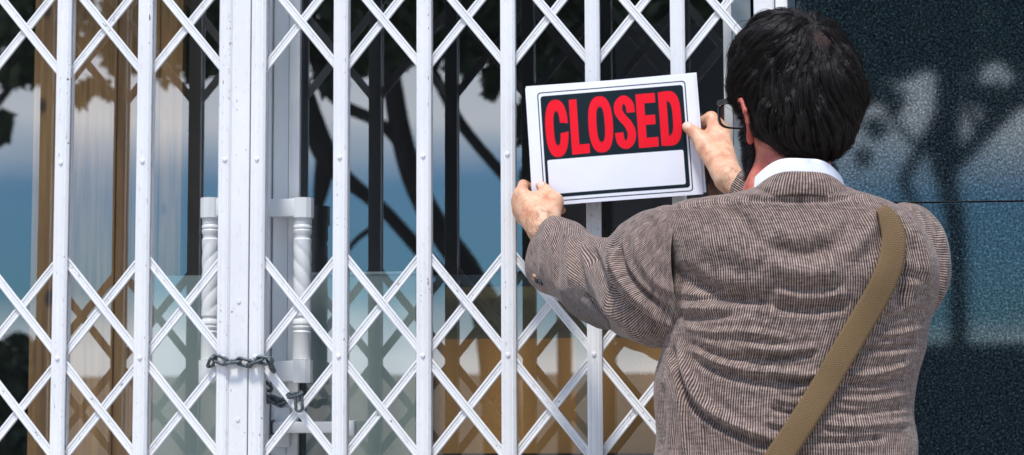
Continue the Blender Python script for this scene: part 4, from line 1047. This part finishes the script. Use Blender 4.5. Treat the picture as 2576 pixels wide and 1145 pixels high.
# ---------------------------------------------------------------- shoulder bag and its strap
bag = empty('shoulder_bag', tuple(U(1800, 1500, -.66)), 'khaki webbing shoulder bag strap crossing the back of the striped jacket', 'bag')
def webbing():
    m, nt, bs = mat('khaki_webbing'); uv = N(nt, 'ShaderNodeUVMap'); uv.uv_map = 'UVMap'
    sp = N(nt, 'ShaderNodeSeparateXYZ'); nt.links.new(uv.outputs[0], sp.inputs[0])
    a = math_(nt, 'SINE', math_(nt, 'MULTIPLY', math_(nt, 'ADD', sp.outputs[1], math_(nt, 'MULTIPLY', math_(nt, 'PINGPONG', sp.outputs[0], .0035), .6)), 2*math.pi/.0034))
    n = noise(nt, 8, 4, .6, vec=uv.outputs[0], sc=(1, 1, 1)); n2 = noise(nt, 900, 2, .6, vec=uv.outputs[0])
    h = math_(nt, 'ADD', math_(nt, 'MULTIPLY', a, .35), math_(nt, 'ADD', n2, 0))
    c = ramp(nt, n, [(.3, (.140, .076, .025)), (.7, (.21, .120, .046))]); c = mixc(nt, .45, c, ramp(nt, h, [(.3, (.035, .022, .009)), (1.1/1.4, (.26, .175, .085))]))
    eg = math_(nt, 'ABSOLUTE', sp.outputs[0]); c = mixc(nt, ramp(nt, eg, [(.0155, (0, 0, 0)), (.0170, (.75, .75, .75)), (.0182, (.1, .1, .1))]), c, (.045, .028, .012))
    nt.links.new(c, bs.inputs['Base Color']); bs.inputs['Roughness'].default_value = .8; bump(nt, bs, h, .5, .001); return m
WEB = webbing()
# centre line of the strap laid on the jacket back: nearest torso vertex per photo pixel, lifted a little
pt = proj(Vt); facing = (nt_@FW) < .1
sidx = np.argwhere(facing).ravel(); ps = pt[sidx]
def onback(px_, py_):
    d = np.linalg.norm(ps-np.array([px_, py_]), axis=1); k_ = sidx[np.argsort(d)[:60]]; return Vt[k_].mean(0), nt_[k_].mean(0)
cl_ = catm([(2214, 524, 12), (2233, 550, 24), (2247, 596, 30), (2240, 660, 32), (2212, 730, 33), (2172, 800, 33), (2122, 885, 33), (2070, 975, 33), (2018, 1060, 34), (1962, 1145, 35), (1890, 1250, 35), (1800, 1380, 35)], 7)
Ls = []; 
for i in range(len(cl_)):
    a = cl_[max(i-1, 0)]; b_ = cl_[min(i+1, len(cl_)-1)]; t = (b_-a)[:2]; t /= np.linalg.norm(t); n2 = np.array([-t[1], t[0]]); row = []
    for w in np.linspace(-1, 1, 9):
        q = cl_[i, :2]+n2*w*cl_[i, 2]; row.append(onback(*q))
    y = np.array([r[0] for r in row]); Ls.append((cl_[i], n2, y))
yy = np.array([L[2][:, 1] for L in Ls])
# smooth depth so that the webbing bridges the wrinkles
for _ in range(14): yy = (yy+np.vstack([yy[:1], yy[:-1]])+np.vstack([yy[1:], yy[-1:]]))/3
for _ in range(3): yy = (yy+np.hstack([yy[:, :1], yy[:, :-1]])+np.hstack([yy[:, 1:], yy[:, -1:]]))/3
V = []; uv = []; s = 0
for i, (c, n2, _) in enumerate(Ls):
    if i: s += np.linalg.norm(cl_[i, :2]-cl_[i-1, :2])/1700
    for j, w in enumerate(np.linspace(-1, 1, 9)):
        q = c[:2]+n2*w*c[2]; V.append(U(q[0], q[1], yy[i, j]-.0125+.0015*w*w)); uv.append((w*c[2]/1700, s))
V = np.array(V)
# then over the shoulder and down the chest
top = V[:9].copy()
fr = []
for k_, (dy, dz) in enumerate(((.020, -.004), (.050, -.012), (.09, -.04), (.13, -.10), (.16, -.20), (.17, -.34))): fr.append(top+np.array([-.012*k_, dy, dz]))
V = np.concatenate(fr[::-1]+[V]); nr = len(V)//9; uv = [((j-4)/4*.019, i*.03) if i < 6 else uv[(i-6)*9+j] for i in range(nr) for j in range(9)]
i = (np.arange(nr-1)[:, None]*9+np.arange(8)[None]).ravel(); F_ = np.stack([i, i+1, i+10, i+9], -1)
so_ = link('strap', mesh_np('strap', V, F_, uv), WEB, bag, True)
md = so_.modifiers.new('thickness', 'SOLIDIFY'); md.thickness = .0028; md.offset = 0
p = U(1790, 1560, -.70); b = B(); b.box(p[0]-.06, p[0]+.16, -.74, -.66, p[2]-.14, p[2]+.06, .02); b.obj('bag_body', WEB, bag, auto=40)

# ---------------------------------------------------------------- the street behind the camera, seen mirrored in glass and granite
def E(px, py, ym, g=G):
    p = U(px, py, ym); p[1] = 2*g-p[1]; return p
BARK = simple('bark', (.022, .020, .018), .9, nscale=20, var=.4)
def leafmat(name, c1, c2):
    m, nt, bs = mat(name); n = noise(nt, 2.5, 3, .6); c = ramp(nt, n, [(.3, c1), (.7, c2)]); nt.links.new(c, bs.inputs['Base Color']); bs.inputs['Roughness'].default_value = .5; return m
LEAF = leafmat('leaves', (.022, .045, .016), (.05, .085, .03)); 
def limb(bm_V, bm_F, pts, ym, n=9):
    """pts: (px,py,radius px)"""
    Q = catm([(a, b_, c) for a, b_, c in pts], 5); k = (FPX/(ym+DIST)); base = sum(len(v) for v in bm_V); P = np.array([E(a, b_, ym) for a, b_, _ in Q]); r = Q[:, 2]/k
    T = np.gradient(P, axis=0); T /= np.linalg.norm(T, axis=1, keepdims=True); a = np.cross(T, [0, 1, 0]); a /= np.linalg.norm(a, axis=1, keepdims=True); b2 = np.cross(T, a)
    V = np.stack([P+r[:, None]*(a*math.cos(t)+b2*math.sin(t)) for t in np.linspace(0, 2*math.pi, n, endpoint=False)], 1).reshape(-1, 3); bm_V.append(V)
    for i in range(len(P)-1):
        for j in range(n): bm_F.append((base+i*n+j, base+i*n+(j+1) % n, base+(i+1)*n+(j+1) % n, base+(i+1)*n+j))
def leaves(clumps, ym, size, seed, name, parent, per=26):
    """clumps: (px, py, radius px, count)"""
    r = np.random.default_rng(seed); C = []
    for px_, py_, R, cnt in clumps:
        k = FPX/(ym+DIST); c = E(px_, py_, ym); m_ = r.normal(0, .48, (cnt, 3)); m_ = m_/np.maximum(1, np.linalg.norm(m_, axis=1, keepdims=True)); C.append(c+m_*(R/k)*np.array([1, 1.2, 1]))
    C = np.concatenate(C); n = len(C); a = r.normal(size=(n, 3)); a /= np.linalg.norm(a, axis=1, keepdims=True); b_ = np.cross(a, r.normal(size=(n, 3))); b_ /= np.linalg.norm(b_, axis=1, keepdims=True)
    s_ = size*r.uniform(.6, 1.3, (n, 1)); V = np.stack([C-a*s_, C+b_*s_*.5, C+a*s_, C-b_*s_*.5], 1).reshape(-1, 3)
    return link(name, mesh_np(name, V, np.arange(n*4).reshape(-1, 4)), LEAF, parent)
def tree(limbs, clumps, ym, seed, label, size=.07):
    base = E(limbs[0][0][0], 1063, ym); t = empty('tree', (base[0], base[1], 0), label, 'tree', 'trees mirrored in the shop windows')
    VV = []; FF = []
    for l in limbs: limb(VV, FF, l, ym)
    link('trunk', mesh_np('trunk', np.concatenate(VV), FF), BARK, t, True)
    leaves(clumps, ym, size, seed, 'crown', t)
r_ = random.Random(4)
def row(x0, x1, y0, y1, n, R, cnt): return [(r_.uniform(x0, x1), r_.uniform(y0, y1), R*r_.uniform(.6, 1.3), cnt) for _ in range(n)]
T1 = [[(1290, 1560, 60), (1250, 900, 48), (1184, 700, 38), (1100, 570, 32), (1040, 450, 30), (1005, 320, 28), (985, 200, 26), (960, 80, 22), (930, -120, 14)],
      [(1290, 470, 12), (1259, 432, 15), (1160, 312, 15), (1089, 180, 14), (1040, 90, 12), (1000, -50, 9)],
      [(1030, 400, 16), (979, 330, 16), (930, 296, 16), (870, 268, 17), (820, 215, 19), (790, 130, 19), (760, -40, 16)],
      [(1120, 700, 22), (1044, 615, 19), (969, 532, 18), (920, 490, 19), (860, 440, 24), (815, 380, 32), (785, 300, 30), (760, 200, 20)],
      [(815, 380, 20), (812, 450, 24), (800, 520, 14)], [(985, 200, 16), (1060, 100, 12), (1120, 0, 9)], [(1089, 180, 10), (1130, 110, 8), (1190, 60, 6)],
      [(960, 560, 9), (900, 600, 7), (850, 660, 5)]]
C1 = row(700, 1320, -260, 60, 60, 70, 150)+row(740, 1290, 40, 150, 26, 42, 90)+row(760, 1000, 120, 215, 9, 30, 70)+[(1240, 190, 26, 60), (1265, 150, 30, 70), (1235, 230, 16, 25)]
tree(T1, C1, 9, 1, 'leaning tree with forked limbs, mirrored in the panes right of the door handle')
T2 = [[(-120, 1560, 40), (-110, 800, 34), (-60, 300, 30), (0, 60, 20), (40, -150, 12)], [(-60, 330, 12), (60, 180, 10), (200, 60, 7)]]
C2_ = row(-150, 560, -260, 90, 64, 70, 150)+row(-20, 560, 70, 185, 26, 40, 90)+[(215, 225, 20, 50), (200, 250, 12, 30), (250, 215, 22, 50), (10, 300, 22, 40), (0, 345, 18, 30), (270, 235, 12, 20)]
tree(T2, C2_, 9.5, 2, 'tree with ragged low crown, mirrored in the pane before the wooden board')
T3 = [[(1520, 1560, 30), (1530, 700, 24), (1560, 420, 20), (1600, 120, 16)], [(1560, 420, 12), (1450, 300, 10), (1380, 150, 8)], [(1560, 420, 12), (1700, 300, 10), (1780, 150, 8)]]
C3_ = row(1330, 1880, -260, 200, 120, 80, 190)+row(1345, 1860, 180, 520, 110, 55, 170)
tree(T3, C3_, 8.5, 3, 'dense dark tree mirrored in the pane behind the CLOSED sign')
T4 = [[(2400, 1560, 44), (2395, 1000, 24), (2388, 600, 26), (2368, 500, 26), (2376, 380, 24), (2384, 260, 22), (2390, 60, 16)], [(2365, 500, 18), (2335, 420, 17), (2344, 330, 16), (2350, 200, 14)],
      [(2300, 560, 10), (2262, 480, 16), (2300, 400, 17), (2345, 310, 16), (2360, 240, 14)], [(2385, 440, 18), (2445, 370, 24), (2500, 310, 24), (2580, 240, 18)], [(2300, 400, 9), (2240, 330, 10), (2200, 240, 9)], [(2445, 370, 12), (2420, 290, 12), (2440, 190, 10)]]
C4_ = row(1990, 2700, -260, 110, 80, 80, 190)+row(1990, 2660, 80, 170, 34, 50, 120)+row(2120, 2260, 170, 290, 8, 34, 34)+row(2420, 2560, 230, 320, 7, 28, 30)+[(2190, 350, 24, 34), (2160, 420, 18, 22)]
tree(T4, C4_, 9, 4, 'tree mirrored as dark forked shadow in the polished granite wall')
# low planting and walls over the street
def bushes(cl, ym, seed, label, size=.06):
    b0 = E(cl[0][0], 1063, ym); t = empty('bush', (b0[0], b0[1], 0), label, 'bush'); leaves(cl, ym, size, seed, 'foliage', t)
bushes(row(-60, 60, 900, 1200, 30, 60, 200)+row(20, 72, 860, 950, 6, 26, 70), 9, 8, 'dark bush mirrored low in the leftmost pane')
HW = simple('dark_hedge_wall', (.02, .028, .03), .8, nscale=3)
a, c = E(2140, 872, 8), E(2900, 862, 8); b = B(); b.box(min(a[0], c[0]), max(a[0], c[0])+3, a[1]-.3, a[1], 0, float(a[2])); b.obj('garden_wall', HW)
tag(bpy.data.objects['garden_wall'], 'dark low wall over the street, mirrored as the black lower part of the granite', 'wall')
KI = simple('blocker_dark', (.012, .014, .016), .5)  # dark blocks added behind the camera to blacken part of the window reflection
kq = empty('reflection_blocker', (float(E(1450, 1063, 7.5)[0]), float(E(1450, 1063, 7.5)[1]), 0), 'unseen dark blocks added to darken the reflection in the pane below the CLOSED sign', 'reflection_blocker')
b = B(); a, c = E(1322, 706, 7.5), E(1553, 300, 7.5); b.box(a[0], c[0], a[1]-1.2, a[1], a[2], c[2]+.2, .02); b.obj('left_block', KI, kq)
b = B(); a, c = E(1550, 583, 7.5), E(1845, 280, 7.5); b.box(a[0], c[0], a[1]-1.4, a[1]-.01, a[2], c[2]+.5, .02); b.obj('right_block', KI, kq)
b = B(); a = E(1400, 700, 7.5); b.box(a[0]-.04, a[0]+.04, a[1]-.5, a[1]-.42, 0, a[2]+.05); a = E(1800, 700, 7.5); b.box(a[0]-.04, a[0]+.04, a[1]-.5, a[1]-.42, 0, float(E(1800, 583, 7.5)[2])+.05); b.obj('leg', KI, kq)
SAND = simple('sand_render', (.62, .50, .38), .9, nscale=2, var=.12)
a, c = E(-900, 955, 26), E(1750, 955, 26); b = B(); b.box(a[0], c[0], a[1]-.5, a[1], 0, float(a[2])); tag(b.obj('boundary_wall', SAND), 'sand coloured wall mirrored as a warm band low in the shop glass', 'wall')
